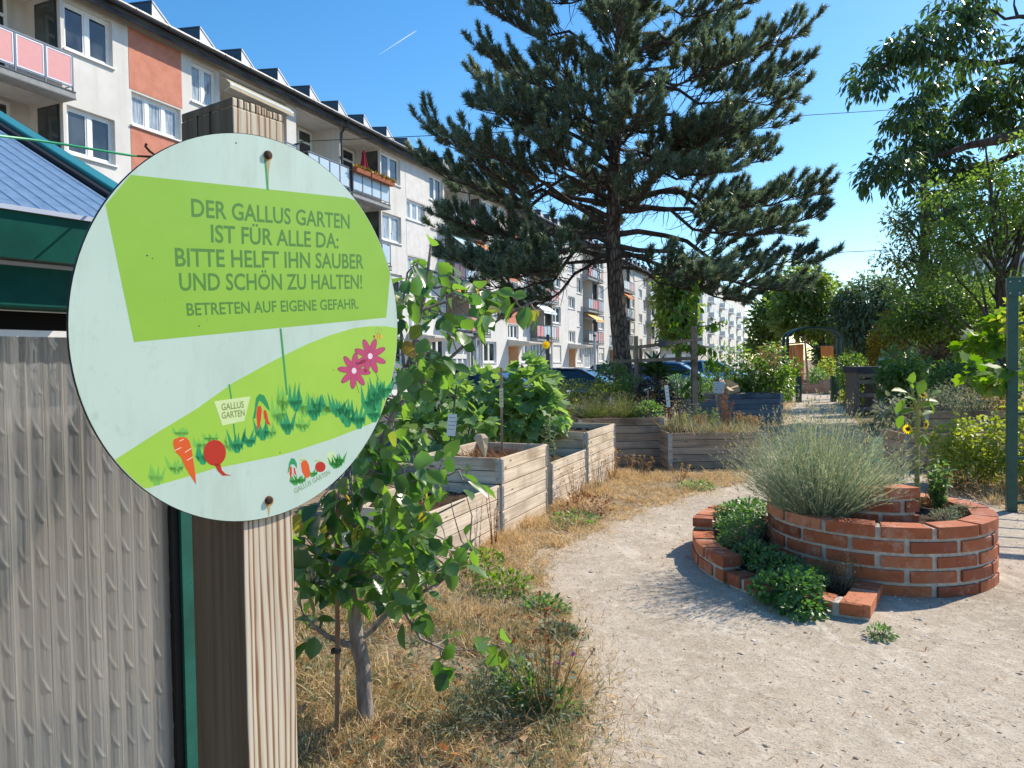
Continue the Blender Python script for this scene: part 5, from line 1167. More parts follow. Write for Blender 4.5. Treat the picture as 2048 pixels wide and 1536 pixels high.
for sy, tip, _ in brs:
    s0, r0 = trunk_at(sy); L = (tip-s0).length; k = 9; pts = []
    for i in range(k):
        f = i/(k-1); p = s0.lerp(tip, f); p.z += L*(.05*math.sin(f*math.pi)-.10*math.sin(f*math.pi)*(f > .4)+.02*f*f); p += Vector((rp_.uniform(-1, 1), rp_.uniform(-1, 1), rp_.uniform(-1, 1)))*.02*L*(0 < i < k-1); pts.append(p-PB0)
    rb = min(r0*.5, .018+.011*L); m.tube(pts, [rb*(1-.88*i/(k-1)) for i in range(k)], 7)
    D0 = (tip-s0).normalized(); side = D0.cross(Vector((0, 0, 1))).normalized()
    nt_ = max(9, int(L*10.6))
    for j in range(nt_):
        f = .40+.60*(j+rp_.random())/nt_; f = min(f, .995); ii = f*(k-1); i0 = min(int(ii), k-2); p = pts[i0].lerp(pts[i0+1], ii-i0)
        tl = (.3+.6*rp_.random())*(1.15-.55*f)*min(1, .4+L*.25); sg = 1 if j % 2 else -1
        d = (D0*rp_.uniform(.5, 1.0)+side*sg*rp_.uniform(.3, 1.1)+Vector((0, 0, rp_.uniform(-.1, .9)))).normalized(); e = p+d*tl+Vector((0, 0, .1*tl))
        mt_.tube([p, p.lerp(e, .5)-Vector((0, 0, .03*tl)), e], [.012, .009, .005], 4, False)
        for h in range(max(2, int(tl*7))):
            g = .45+.55*(h+rp_.random())/max(2, int(tl*7)); b0 = p.lerp(e, min(1, g)); dd = (d*.9+side*rp_.uniform(-.9, .9)+D0*rp_.uniform(-.2, .5)+Vector((0, 0, rp_.uniform(.2, 1.3)))).normalized(); shoots.append((b0, dd, rp_.uniform(.13, .24)))
        for h in range(4): shoots.append((e, (d+side*rp_.uniform(-.6, .6)+Vector((0, 0, rp_.uniform(.4, 1.2)))).normalized(), rp_.uniform(.15, .25)))
    for h in range(5): shoots.append((pts[-1], (D0+Vector((rp_.uniform(-.7, .7), rp_.uniform(-.7, .7), rp_.uniform(0, 1)))).normalized(), .22))
    for j in range(int(L*6)):                            # bare dead twigs in the inner crown
        f = rp_.uniform(.08, .6); ii = f*(k-1); i0 = int(ii); p = pts[i0].lerp(pts[i0+1], ii-i0); e = p+Vector((rp_.uniform(-.5, .5), rp_.uniform(-.5, .5), rp_.uniform(-.55, .15)))*rp_.uniform(.5, 1.2)
        mt_.tube(curve_pts(p, e, .08, 4, .05, rp_), [.009, .007, .005, .003], 4, False)
m.build('branch', BARKD, pine, True); tag(mt_.build('twigs', BARKD, pine), kind='stuff')
S_B = np.array([s[0] for s in shoots]); S_D = np.array([s[1] for s in shoots]); S_L = np.array([s[2] for s in shoots]); NPS = 48; ns_ = len(S_B)
kk = np.repeat(np.arange(ns_), NPS); n = len(kk); fr = RNG.uniform(0, 1, n); P = S_B[kk]+S_D[kk]*(S_L[kk]*fr)[:, None]; D = norm(S_D[kk]*RNG.uniform(.45, 1.1, n)[:, None]+rdir(n)*.72+np.array([0, 0, .1]))
leaves('needles', P, D, rdir(n), np.stack([RNG.uniform(.08, .14, n), RNG.uniform(.15, .24, n)], 1), 'needle', M_PINE, pine)
print('pine shoots', ns_)

# ================================================================ RIGHT-HAND TREE WITH OVERHANGING BRANCHES
WS = 2.3; RT = gx(2330, 19.8); t = thing('walnut_tree', 'large dark leafed tree reaching in from the right edge with bare lower limbs', 'tree', RT)
m = MB(); b0 = RT; top = Vector((RT.x+.1, RT.y, 14)); m.tube([Vector((0, 0, 0)), Vector((.02, 0, 2.5)), Vector((-.05, .05, 6)), Vector((0, 0, 10)), top-b0], [.42, .36, .32, .26, .12], 14)
def limb(pxs, rs, Y):
    p = [at(x, y, (Y+dy)*WS)-b0 for x, y, dy in pxs]; m.tube(p, [r*WS for r in rs], 8)
limb([(2310,470,0),(2150,300,-.2),(2048,264,-.3),(1992,281,-.4),(1940,290,-.3),(1894,306,-.2),(1850,318,0)], [.12, .08, .062, .05, .04, .026, .012], 8.2)
limb([(2310,430,0),(2150,350,.2),(2048,300,.3),(1995,325,.3),(1960,332,.2),(1930,338,0),(1870,345,0)], [.1, .07, .048, .038, .03, .02, .008], 8.4)
limb([(2315,200,0),(2180,140,0),(2048,116,0),(1980,128,0),(1900,118,0),(1820,100,0),(1740,150,0)], [.1, .06, .042, .034, .024, .016, .006], 8.2)
limb([(2315,60,0),(2120,40,0),(2040,33,0),(2010,38,0),(1985,20,0),(1965,28,0)], [.07, .04, .022, .016, .01, .005], 8); limb([(2035,33,0),(2028,10,0),(2030,-20,0)], [.018, .01, .006], 8)
limb([(2315,560,0),(2180,470,0),(2060,440,0),(2010,425,0)], [.08, .05, .03, .01], 8.6)
CL = [(1905,25,48,34),(1965,12,40,18),(1850,78,58,34),(1790,105,48,30),(1735,150,32,26),(1712,172,16,14),(1875,140,55,48),(1935,75,34,45),(1760,165,34,18),(1955,112,34,16),(1830,195,30,16),
      (1825,232,44,32),(1895,250,62,44),(1960,235,60,48),(2015,165,50,40),(2040,240,34,50),(1850,290,58,26),(1800,255,18,26),(1980,190,50,30),
      (1785,330,55,30),(1840,310,50,36),(1750,352,26,22),(1905,345,60,30),(1970,345,50,24),(1890,395,40,28),(1945,420,46,26),(1795,375,24,14),(2030,405,36,40),(2035,470,28,26),(1860,430,36,18),(2120,100,90,90),(2160,260,90,90),(2140,420,80,70)]
P_, O_ = [], []
for cx, cy, rx, ry in CL:
    nn = int(rx*ry*.24)+20; bl = [blob_px(cx, cy, (8.3+RNG.uniform(-.5, .5))*WS, rx, ry, .9)]; nc = max(4, nn//11); c, P, O = clumped(bl, nc, 11, .2, .2); P_.append(P); O_.append(O)
    for q in c[:max(3, nc//3)]: s_ = Vector(bl[0][0])-b0; m.tube(curve_pts(s_, Vector(q)-b0, .03, 4, .04), [.016, .012, .009, .004], 4, False)
m.build('trunk', BARKD, t, True); P = np.concatenate(P_)-np.array(b0); O = np.concatenate(O_)
foliage_mesh('crown', P, O, (.16, .29), 'lance', M_DARK, t, 1.35, 1.2, rnd=.6)

# ================================================================ TREES BEHIND
BT_ = 'trees in the background'
tree_px('locust_tree', 'thin feathery tree with sparse crown beside the right-hand branches', 24, 1850, [(1850,440,60,45),(1800,505,60,40),(1890,500,70,45),(1840,560,70,36),(1790,440,30,22),(1880,400,50,40)], LF('locust_leaf', (.06, .10, .045), (.14, .19, .08), .35, .5), 210, 24, .33, (.10, .2), 'lance', trunk_r=.16, width=1.6, limbs=34, top=12.0, shell=.3, group=BT_, seed=31)
tree_px('lime_tree', 'slim dark trunked tree with pale airy leaves behind the near arch frame', 14.5, 2009, [(1990,400,60,60),(1930,470,70,45),(2040,330,60,50),(1900,380,50,30),(2060,470,50,60),(1880,540,70,26),(1960,560,60,30),(1830,590,40,16),(2100,400,70,90),(1950,510,50,40)], M_BROAD, 290, 24, .2, (.06, .11), 'fold', BARKD, .085, 1.0, 30, top=5.8, shell=.2, group=BT_, seed=32)
tree_px('apple_tree', 'low round-headed tree with forked trunk above the right-hand beds', 22, 1885, [(1840,620,50,42),(1900,600,55,48),(1960,630,50,42),(1880,655,70,26),(1800,650,34,30)], M_BROAD, 230, 30, .3, (.1, .17), 'fold', BARKD, .13, 1.0, 16, shell=.4, group=BT_, seed=33)
tree_px('willow_tree', 'big blue-green tree closing the view right of the far arch', 52, 1745, [(1745,620,62,60),(1705,650,40,50),(1790,640,44,60),(1740,570,30,26),(1700,600,26,26),(1770,690,50,40)], LF('willow_leaf', (.08, .125, .08), (.16, .215, .13), .38, .5), 300, 34, .75, (.28, .5), 'lance', trunk_r=.35, width=1.7, limbs=14, droop=.9, group=BT_, seed=34)
tree_px('maple_tree', 'bright green tree rising directly behind the far arch', 56, 1650, [(1640,590,52,42),(1600,570,44,40),(1660,640,40,40),(1610,640,50,30),(1575,620,36,36),(1692,680,24,40)], M_LIGHT, 260, 32, .75, (.28, .46), 'fold', BARKD, .22, 1.1, 18, group=BT_, seed=35)
tree_px('ash_tree', 'rounded tree filling the gap between the two white blocks', 74, 1358, [(1350,600,34,50),(1368,640,24,40),(1338,650,20,40),(1362,560,28,26)], M_LIGHT, 170, 32, 1.1, (.45, .75), 'fold', trunk_r=.35, limbs=10, group=BT_, seed=36)
tree_px('plum_tree', 'yellowing small tree beside the white board', 23, 1775, [(1770,690,32,34),(1785,650,24,30),(1765,725,26,22)], LF('yellowing_leaf', (.16, .14, .02), (.34, .22, .03), .4, .5), 70, 26, .22, (.09, .15), 'fold', trunk_r=.07, limbs=8, group=BT_, seed=37)
tree_px('cherry_tree', 'dense dark tree behind the near arch post', 26, 2030, [(2030,620,60,60),(1985,660,40,40),(2080,650,60,70),(2010,580,50,30)], M_BROAD, 200, 30, .35, (.11, .19), 'fold', BARKD, .15, 1.0, 14, group=BT_, seed=38)
tree_px('lime_tree', 'far tree line crown left of the willow', 80, 1690, [(1690,690,34,34),(1720,660,34,30),(1660,710,30,26)], M_BROAD, 160, 26, 1.0, (.45, .8), 'fold', trunk_r=.3, limbs=6, group=BT_, seed=39)
tree_px('hazel_tree', 'far leafy tree between the second block and the far arch', 62, 1545, [(1542,640,34,40),(1525,690,24,34),(1555,600,28,28)], M_LIGHT, 130, 28, .8, (.32, .55), 'fold', trunk_r=.25, limbs=8, group=BT_, seed=40)
tree_px('hazel_tree', 'mid green tree in front of the grey block at the right', 36, 1940, [(1940,650,60,40),(1980,600,50,50),(1900,690,50,30)], M_BROAD, 180, 28, .5, (.2, .32), 'fold', trunk_r=.2, limbs=8, group=BT_, seed=41)

# ================================================================ SMALL APPLE TREE WITH ITS STAKE
AB = gnd(729, 1458); t = thing('apple_tree', 'small young apple tree with big leaves beside the wooden post', 'tree', AB); m = MB(); AY = AB.y
def ap(px, py, dy=0): return at(px, py, AY+dy)-AB
m.tube([Vector((0, 0, -.02)), ap(731,1420), ap(727,1376), ap(726,1330), ap(718,1297), ap(712,1264), ap(709,1235), ap(708,1208)], [.042, .034, .032, .031, .034, .029, .027, .022], 12)
limbs_ = [([(716,1292,0),(690,1288,-.02),(654,1272,-.05),(625,1250,-.08),(606,1228,-.1)], .017), ([(722,1275,0),(745,1258,.03),(775,1225,.06),(800,1205,.08),(870,1172,.1),(915,1135,.1),(955,1098,.1)], .016),
          ([(711,1262,0),(700,1150,.05),(712,1030,.1),(745,930,.12),(790,820,.12),(825,700,.12),(850,590,.1),(862,488,.08)], .022), ([(735,950,.1),(690,1000,.1),(650,1080,.05),(625,1120,0)], .011), ([(790,820,.12),(850,760,.16),(930,690,.2),(1010,630,.22),(1075,600,.22)], .011),
          ([(745,930,.12),(820,930,.2),(890,950,.25),(945,935,.28)], .01), ([(712,1040,.1),(780,1050,.18),(860,1035,.25),(930,1000,.3)], .011), ([(800,1206,.08),(818,1238,.06),(842,1278,.02),(890,1300,-.02),(945,1300,-.03),(1000,1288,-.05)], .008), ([(810,760,.12),(800,640,.1),(815,545,.08),(838,520,.07)], .008),
          ([(845,620,.1),(900,600,.15),(960,565,.2)], .007), ([(700,1150,.05),(660,1160,-.03),(618,1170,-.08)], .009), ([(760,900,.12),(720,880,.05),(690,930,0)], .008)]
tw = []
for pl_, r0 in limbs_:
    p = [ap(*q) for q in pl_]; m.tube(p, [r0*(1-.75*i/(len(p)-1)) for i in range(len(p))], 8); tw += [p[i].lerp(p[i+1], f) for i in range(len(p)-1) for f in (.2, .5, .8)]
P_, nL = [], 0
def px_leaves(poly, n, dy=(-.3, .35)):
    for x, y in scatter(poly, n): P_.append(np.array(ap(x, y, RNG.uniform(*dy))))
px_leaves([(596,1010),(690,945),(760,900),(830,890),(850,960),(860,1050),(880,1130),(860,1180),(780,1205),(690,1205),(598,1190)], 390); px_leaves([(840,900),(940,925),(955,985),(900,1000),(850,980)], 16); px_leaves([(860,1040),(960,1080),(930,1140),(880,1140)], 16)
px_leaves([(788,560),(830,515),(920,545),(960,575),(1005,600),(995,660),(900,700),(870,745),(780,745)], 105); px_leaves([(740,740),(900,715),(910,752),(835,790),(805,870),(785,925),(690,965)], 95)
px_leaves([(600,1225),(640,1215),(655,1280),(610,1290)], 9, (-.15, .1)); px_leaves([(850,1270),(905,1250),(925,1320),(890,1370)], 10, (-.12, .1)); px_leaves([(930,1265),(1015,1270),(1010,1310),(950,1310)], 8, (-.1, .1)); px_leaves([(1045,585),(1090,600),(1085,640),(1050,640)], 5, (.1, .3)); px_leaves([(845,475),(875,480),(880,545),(835,550)], 7, (0, .2)); px_leaves([(780,1190),(870,1180),(860,1240),(800,1250)], 16, (-.1, .2)); px_leaves([(955,560),(1040,580),(1030,640),(960,650)], 10, (.1, .3))
P = np.array(P_); n = len(P); TW = np.array([tuple(q) for q in tw]); j = np.argmin(((P[:, None]-TW[None])**2).sum(2), 1); O = norm(P-TW[j]+1e-6)
D = norm(O*.7+rdir(n)*.8+np.array([0, 0, -.55])); U = np.array([0, -.2, .9])+rdir(n)*1.0
for i in range(0, n, 2): q = Vector(TW[j[i]]); m.tube(curve_pts(q, Vector(P[i]), .03, 4, .05), [.0035, .003, .0024, .0015], 4, False)
m.build('trunk', mat_noise('apple_bark', (.16, .13, .12), (.36, .31, .28), 30, .85, .2, .6, 60, stretch=(1, 1, .3)), t, True)
leaves('crown', P, D, U, np.stack([RNG.uniform(.055, .118, n), RNG.uniform(.06, .112, n)], 1), 'ovate', M_APPLE, t, smooth=True)
sb = gnd(674, 1482); m = MB(); e = at(676, 985, sb.y+.02); m.bar(sb-Vector((0, 0, .1)), e, .021, .018); o = m.build('tree_stake', STAKEWOOD, bevel=.002); tag(o, 'thin square wooden stake tied beside the small apple tree', 'stake')
m = MB(); p = at(672, 1303, sb.y)
for i in range(2): m.tube([p+Vector((.017*math.cos(a), .017*math.sin(a), .006*i+.002*math.sin(a*3))) for a in [k*math.pi/8 for k in range(17)]], .004, 6, False)
tag(m.build('tie', BARKD), 'dark twine tie round the stake of the apple tree', 'tie')

# ================================================================ DRY GRASS, WEEDS, LITTER
GP_ = [(560,1750),(560,1140),(700,1110),(850,1098),(1004,1088),(1097,1030),(1230,955),(1335,942),(1530,944),(1480,968),(1340,1006),(1200,1064),(1122,1100),(1078,1145),(1140,1290),(1182,1440),(1160,1560),(1110,1750)]
GW = [tuple(gnd(*p).xy) for p in GP_]
def grass(name, polyw, n, L, mat, wd=(.0022, .0045), flat=.75, seed=5, clump=.0, dens=None, z=0):
    rng = np.random.default_rng(seed); q = scatter(polyw, n, rng); n = len(q)
    f_ = np.sin(q[:, 0]*5.1+1.3*np.sin(q[:, 1]*3.7))+np.sin(q[:, 1]*6.3+1.7*np.sin(q[:, 0]*4.1+2))+.7*np.sin(q[:, 0]*13+q[:, 1]*11)
    q = q[rng.random(n) < np.clip(.52+.36*f_, .04, 1)]; n = len(q)
    nc = max(20, n//55); ctr = q[rng.integers(0, n, nc)]; ca = rng.uniform(0, 6.28, nc); cr = rng.uniform(.02, .07, nc); cel = rng.uniform(-.35, .25, nc); ki = rng.integers(0, nc, n); inc = rng.random(n) < .62
    q = np.where(inc[:, None], ctr[ki]+rng.normal(0, 1, (n, 2))*cr[ki][:, None], q)
    a = np.where(inc, ca[ki]+rng.normal(0, .6, n), rng.uniform(0, 6.28, n)); el = np.clip(rng.normal(flat, .3, n)+np.where(inc, cel[ki], .2), 0, 1.52); D = np.stack([np.cos(a)*np.sin(el), np.sin(a)*np.sin(el), np.cos(el)], 1)
    Ln = rng.uniform(L[0], L[1], n)*rng.uniform(.6, 1.2, n); P = np.stack([q[:, 0], q[:, 1], np.full(n, z)+rng.uniform(0, .02, n)], 1)
    return tag(leaves(name, P, D, rdir(n, rng=rng), np.stack([Ln, rng.uniform(wd[0], wd[1], n)], 1), 'blade', mat, bend=Ln*rng.uniform(0, .5, n)), kind='stuff')
nearp = scatter(GW, 1)  # warms the generator
gA = [p for p in GP_]; NEARP = [(540,1750),(540,1235),(700,1190),(1000,1180),(1085,1150),(1140,1290),(1182,1440),(1160,1560),(1110,1750)]
grass('dry_grass', [tuple(gnd(*p).xy) for p in NEARP], 40000, (.05, .15), M_STRAW, (.0018, .004), .95, 5, .05)
grass('dry_grass', GW, 34000, (.05, .14), M_STRAW, (.003, .006), .9, 6, .06)
grass('sparse_grass', [tuple(gnd(*p).xy) for p in NEARP], 19000, (.05, .13), M_GRASS, (.002, .004), .6, 7, .05)
q = scatter([tuple(gnd(*p).xy) for p in NEARP], 170); k_ = np.repeat(np.arange(len(q)), 26); n = len(k_); rr_ = RNG.uniform(.02, .09, len(q))
q2 = q[k_]+RNG.normal(0, 1, (n, 2))*rr_[k_][:, None]
tag(leaves('ground_weeds', np.stack([q2[:, 0], q2[:, 1], RNG.uniform(0, .05, n)], 1), rdir(n, 0, 1), rdir(n, .2, 1), RNG.uniform(.015, .05, n), 'lance', M_GREY, width=1.2), kind='stuff')
# tufts that spill over the path edge
EDG = [(1150,1600),(1175,1530),(1195,1460),(1185,1400),(1160,1330),(1150,1280),(1128,1230),(1080,1140),(1130,1092),(1200,1060),(1270,1030),(1340,1003),(1420,985),(1480,966)]
P_ = []
for x, y in EDG:
    c_ = gnd(x, y)
    for k in range(520): P_.append((c_.x+RNG.normal(-.03, .12), c_.y+RNG.normal(0, .22)))
    
q = np.array(P_); n = len(q); a = RNG.uniform(0, 6.28, n); el = np.clip(RNG.normal(.85, .4, n), 0, 1.5); Ln = RNG.uniform(.03, .10, n)
tag(leaves('edge_grass', np.stack([q[:, 0], q[:, 1], np.full(n, .002)], 1), np.stack([np.cos(a)*np.sin(el), np.sin(a)*np.sin(el), np.cos(el)], 1), rdir(n), np.stack([Ln, RNG.uniform(.002, .004, n)], 1), 'blade', M_STRAW, bend=Ln*.3), kind='stuff')
# clumps of uncut straw along the beds
for (x, y, r, n, h), sd in zip(((1010,1085,.22,1500,.26),(1060,1052,.2,1300,.24),(1110,1020,.2,1200,.26),(1180,985,.26,1500,.3),(1240,955,.25,1400,.28),(985,1110,.2,900,.2),(1300,960,.3,900,.2),(1430,955,.3,800,.16),(940,1240,.3,1500,.2),(690,1480,.22,1500,.2),(800,1500,.25,1300,.16)), range(50, 70)):
    c_ = gnd(x, y); rng = np.random.default_rng(sd); q = rng.normal(0, r*.55, (n, 2)); a = rng.uniform(0, 6.28, n); el = np.clip(rng.normal(.55, .3, n), 0, 1.4); Ln = rng.uniform(.4, 1, n)*h
    tag(leaves('straw_tuft', np.stack([c_.x+q[:, 0], c_.y+q[:, 1], np.zeros(n)], 1), np.stack([np.cos(a)*np.sin(el), np.sin(a)*np.sin(el), np.cos(el)], 1), rdir(n, rng=rng), np.stack([Ln, rng.uniform(.0025, .005, n)], 1), 'blade', M_STRAW, bend=Ln*.45), kind='stuff')
# dry strip and ground cover right of the spiral and beyond
for i, (pp, n, mt, L) in enumerate((([(1875,985),(2048,1030),(2200,1040),(2200,930),(1990,925),(1860,940)], 9000, M_STRAW, (.06, .2)), ([(1676,806),(1760,905),(1860,940),(1990,925),(1830,850)], 5000, M_GRASS, (.08, .25)), ([(1530,930),(1575,850),(1590,805),(1560,800),(1520,860)], 4000, M_STRAW, (.06, .2)), ([(1585,790),(1600,775),(1560,775),(1470,790),(1500,800)], 3000, M_GRASS, (.1, .3)), ([(1672,790),(1690,820),(1760,830),(1750,780)], 3000, M_GRASS, (.1, .3)))):
    grass('verge_grass', [tuple(gnd(*p).xy) for p in pp], n, L, mt, (.004, .008), .6, 80+i, .06)
q = scatter([tuple(p.xy) for p in PATH], 6000); q = q[(q[:, 1] < 9) & (q[:, 0] < 6.5) & (q[:, 1] > 2.2)][:1500]; n = len(q); a = RNG.uniform(0, 6.28, n)
tag(leaves('path_litter', np.stack([q[:, 0], q[:, 1], np.full(n, .010)], 1), np.stack([np.cos(a), np.sin(a), RNG.uniform(-.02, .12, n)], 1), np.tile([0, 0, 1.], (n, 1)), np.stack([RNG.gamma(2, .012, n)+.008, RNG.uniform(.002, .007, n)], 1), 'blade', M_BROWN), kind='stuff')
# fallen leaves
q = scatter([tuple(gnd(*p).xy) for p in NEARP], 120); n = len(q); P = np.stack([q[:, 0], q[:, 1], RNG.uniform(.015, .05, n)], 1); D = rdir(n, -.3, .6); U = np.array([0, 0, .6])+rdir(n)*.8
tag(leaves('fallen_leaves', P, D, U, RNG.uniform(.03, .075, n), 'ovate', mat_leaf('dead_leaf', (.24, .12, .055), (.60, .40, .23), .25, .7, .2, tm=(1, .8, .6)), width=.8, smooth=True), kind='stuff')

def herb(name, label, base, stems, h, spread, mat, nleaf, lsz, shape='simple', heads=None, hn=0, hsz=(.01, .02), stemmat=None, cat='plant', seed=1, width=1.0, sr=.003, group=None, lz=(.05, 1.0)):
    """upright stems from one root with leaves along them and seed heads or flowers at the tips"""
    rng = np.random.default_rng(seed); rr = random.Random(seed); base = Vector(base); t = thing(name, label, cat, base, 0, group); m = MB(); P, O, T = [], [], []
    for i in range(stems):
        a = rr.uniform(0, 6.28); s_ = spread*rr.random()**.6; hh = h*rr.uniform(.6, 1.0); e = Vector((math.cos(a)*s_, math.sin(a)*s_, hh)); b_ = Vector((math.cos(a)*s_*.25, math.sin(a)*s_*.25, 0)); pts = curve_pts(b_, e, -.04, 6, .02, rr); m.tube(pts, [sr, sr*.9, sr*.8, sr*.7, sr*.55, sr*.35], 5, False); T.append(e)
        for k in range(nleaf):
            f = rr.uniform(*lz); ii = f*5; i0 = min(4, int(ii)); P.append(pts[i0].lerp(pts[i0+1], ii-i0)); O.append(Vector((rr.uniform(-1, 1), rr.uniform(-1, 1), rr.uniform(-.1, .8))))
    m.build('stems', stemmat or GREENSTEM, t)
    if P: foliage_mesh('leaves', np.array([tuple(p) for p in P]), norm(np.array([tuple(o) for o in O])+1e-6), lsz, shape, mat, t, width, .1, rnd=.3, rng=rng)
    if heads is not None:
        k = np.repeat(np.arange(len(T)), hn); Q = np.array([tuple(x) for x in T])[k]+rng.normal(0, hsz[0]*.35, (len(k), 3)); foliage_mesh('blossoms', Q, rdir(len(k), -.2, 1, rng), hsz, 'simple', heads, t, 1.0, 0, rnd=.4, rng=rng)
    return t
PURP = mat_leaf('thistle_purple', (.30, .10, .42), (.48, .20, .55), .3, .6, .2)
herb('knapweed', 'knapweed with a few purple heads at the path edge, lower left', gnd(1098, 1432), 26, .46, .24, M_GREY, 10, (.02, .05), 'lance', M_BROWN, 10, (.01, .022), M_DRY, seed=3, width=1.3)
t = thing('knapweed_flowers', 'two small purple knapweed flowers above the path edge', 'flower', at(1117, 1330, 3.0)); 
for i, (x, y) in enumerate(((1117,1328),(1146,1310))):
    c_ = at(x, y, 3.02)-at(1117, 1330, 3.0); k = 26; leaves('flower_head', np.repeat(np.array([tuple(c_)]), k, 0), rdir(k, -.1, 1), rdir(k), RNG.uniform(.012, .02, k), 'simple', PURP, t, .5)
    m = MB(); m.tube([c_, c_+Vector((-.02, .02, -.09)), c_+Vector((-.05, .03, -.22))], .002, 5); m.build('stalk', GREENSTEM, t)
shrub('ragwort', 'leafy green weed low on the ground at the path edge', [blob_px(1115,1420,3.05,40,30,.1), blob_px(1070,1385,3.1,50,30,.12), blob_px(1030,1350,3.2,45,22,.14)], M_HERB, 520, (.025, .06), 'lance', 'weed', 1.6, 0, seed=4, zbase=0, stems=24, stem_r=.002, stemmat=GREENSTEM)
shrub('wormwood', 'grey-green feathery weed left of the knapweed', [blob_px(1010,1330,3.3,50,30,.15), blob_px(960,1400,3.0,60,40,.15), blob_px(900,1440,2.9,50,40,.12)], M_GREY, 1500, (.015, .035), 'lance', 'weed', .9, -.2, seed=5, zbase=0, stems=30, stem_r=.0018, stemmat=GREENSTEM)
for i, (x, y, rx, ry, mt, lb) in enumerate(((1090,1215,50,22,M_HERB,'low dark green weed mat bulging onto the path'),(1010,1170,60,32,M_LIME,'bright green weed below the low bed'),(965,1130,45,40,M_LIME,'light green seedling at the foot of the low bed'),(1150,1040,55,20,M_HERB,'dark green trailing weed at the foot of the sunlit bed'),(1170,1010,60,26,M_BROWN,'brown dried weed at the foot of the sunlit beds'),(1390,972,40,12,M_HERB,'small green weed patch on the dry verge'),(1120,1265,40,16,M_GREY,'grey weed patch at the left path edge'))):
    c_ = gnd(x, y+ry*.6); shrub('weed', lb, [(np.array([c_.x, c_.y, ry*.55*c_.y/FPX]), np.array([rx*c_.y/FPX, rx*c_.y/FPX*.7, ry*c_.y/FPX]))], mt, 420, (.018, .045), 'simple', 'weed', 1.0, 0, seed=90+i, zbase=0, stems=14, stem_r=.0018, shell=.1)
herb('mugwort', 'tall grey-green weed growing between two weathered beds', gnd(1098, 1018), 7, 1.0, .10, M_GREY, 60, (.03, .07), 'lance', M_GREY, 14, (.015, .03), seed=7, sr=.006)
herb('dock', 'dried rust-red dock stem against the bed hinge', gnd(988, 1100), 5, .50, .07, LF('rust_seed', (.20, .04, .02), (.34, .09, .04), .2, .8), 46, (.008, .02), 'simple', seed=8, stemmat=M_BROWN, sr=.004)
for i, (x, y, h, n, mt, lb) in enumerate(((1225,960,.42,18,M_DRY,'straw coloured dry herb at the end of the sunlit bed'),(1150,1010,.40,16,M_DRY,'dry brown herb halfway along the sunlit bed'),(1195,985,.5,14,M_GREY,'greyish weed leaning on the sunlit bed'),(1290,955,.30,9,M_DRY,'dry orange seed heads in front of the shaded bed'),(1360,962,.22,10,M_DRY,'short dry stalks before the low shaded bed'),(1260,945,.26,10,M_DRY,'dry stalks at the corner of the tall shaded bed'))):
    herb('dry_herb', lb, gnd(x, y), n, h, .14, mt, 10, (.015, .04), 'lance', LF('dry_head', (.32, .17, .06), (.55, .34, .13), .25, .8) if i == 0 else bpy.data.materials['dry_head'], 5, (.012, .026), M_DRY, seed=100+i, sr=.0025)

# ================================================================ PLANTS IN THE RAISED BEDS
def squash(label, blobs, n, sz, seed):
    t = shrub('squash_plant', label, blobs, M_SQ, n, sz, 'lobed', 'plant', .95, .55, 1.0, .55, 26, None, seed=seed, zbase=.4, stemmat=GREENSTEM, rnd=.5, stem_r=.008); return t
squash('sprawling squash with pale green leaves in the left beds', [blob_px(880,800,8.3,60,50,.5), blob_px(960,790,8.8,50,55,.5), blob_px(850,860,7.9,50,40,.4), blob_px(940,850,8.2,60,40,.4)], 430, (.11, .2), 41)
squash('tall squash mound climbing above the sunlit bed', [blob_px(1065,780,8.8,48,48,.35), blob_px(1085,830,8.7,46,50,.35), blob_px(1040,840,8.6,40,45,.35), blob_px(1060,740,8.9,30,24,.2)], 380, (.11, .21), 42)
t = thing('yellow_flower', 'single yellow squash blossom on a thin stem above the mound', 'flower', at(1092, 690, 8.6)); k = 12
leaves('petals', np.zeros((k, 3)), np.stack([np.cos(np.arange(k)*.52), -.35+0*np.arange(k), np.sin(np.arange(k)*.52)], 1), np.tile([0, -1, .2], (k, 1)), np.full(k, .055), 'fold', mat_leaf('yellow_petal', (.75, .50, .02), (.85, .6, .03), .4, .5, .2), t, 1.0)
m = MB(); m.tube(curve_pts(Vector((0, 0, 0)), at(1052, 745, 8.7)-at(1092, 690, 8.6), .06, 6), .005, 5); m.build('stalk', GREENSTEM, t)
rgx = np.random.default_rng(77)
for lb, o, w_, h_, n in (('dried brown stalks in the bare soil bed', along(.1), .95, .6, 500), ('dried stalks in the nearest low bed', along(-1.15), 1.0, .35, 300)):
    q = np.stack([rgx.uniform(.05, w_, n), rgx.uniform(.1, .7, n)], 1); PV = Vector((-DV.y, DV.x, 0)); P = np.array([tuple(Vector(o)+DV*a+PV*b_+Vector((0, 0, h_))) for a, b_ in q]); a = rgx.uniform(0, 6.28, n); el = rgx.uniform(.5, 1.5, n)
    tag(leaves('dry_litter', P, np.stack([np.cos(a)*np.sin(el), np.sin(a)*np.sin(el), np.cos(el)], 1), rdir(n, rng=rgx), np.stack([rgx.uniform(.06, .2, n), rgx.uniform(.003, .007, n)], 1), 'blade', M_BROWN), kind='stuff')
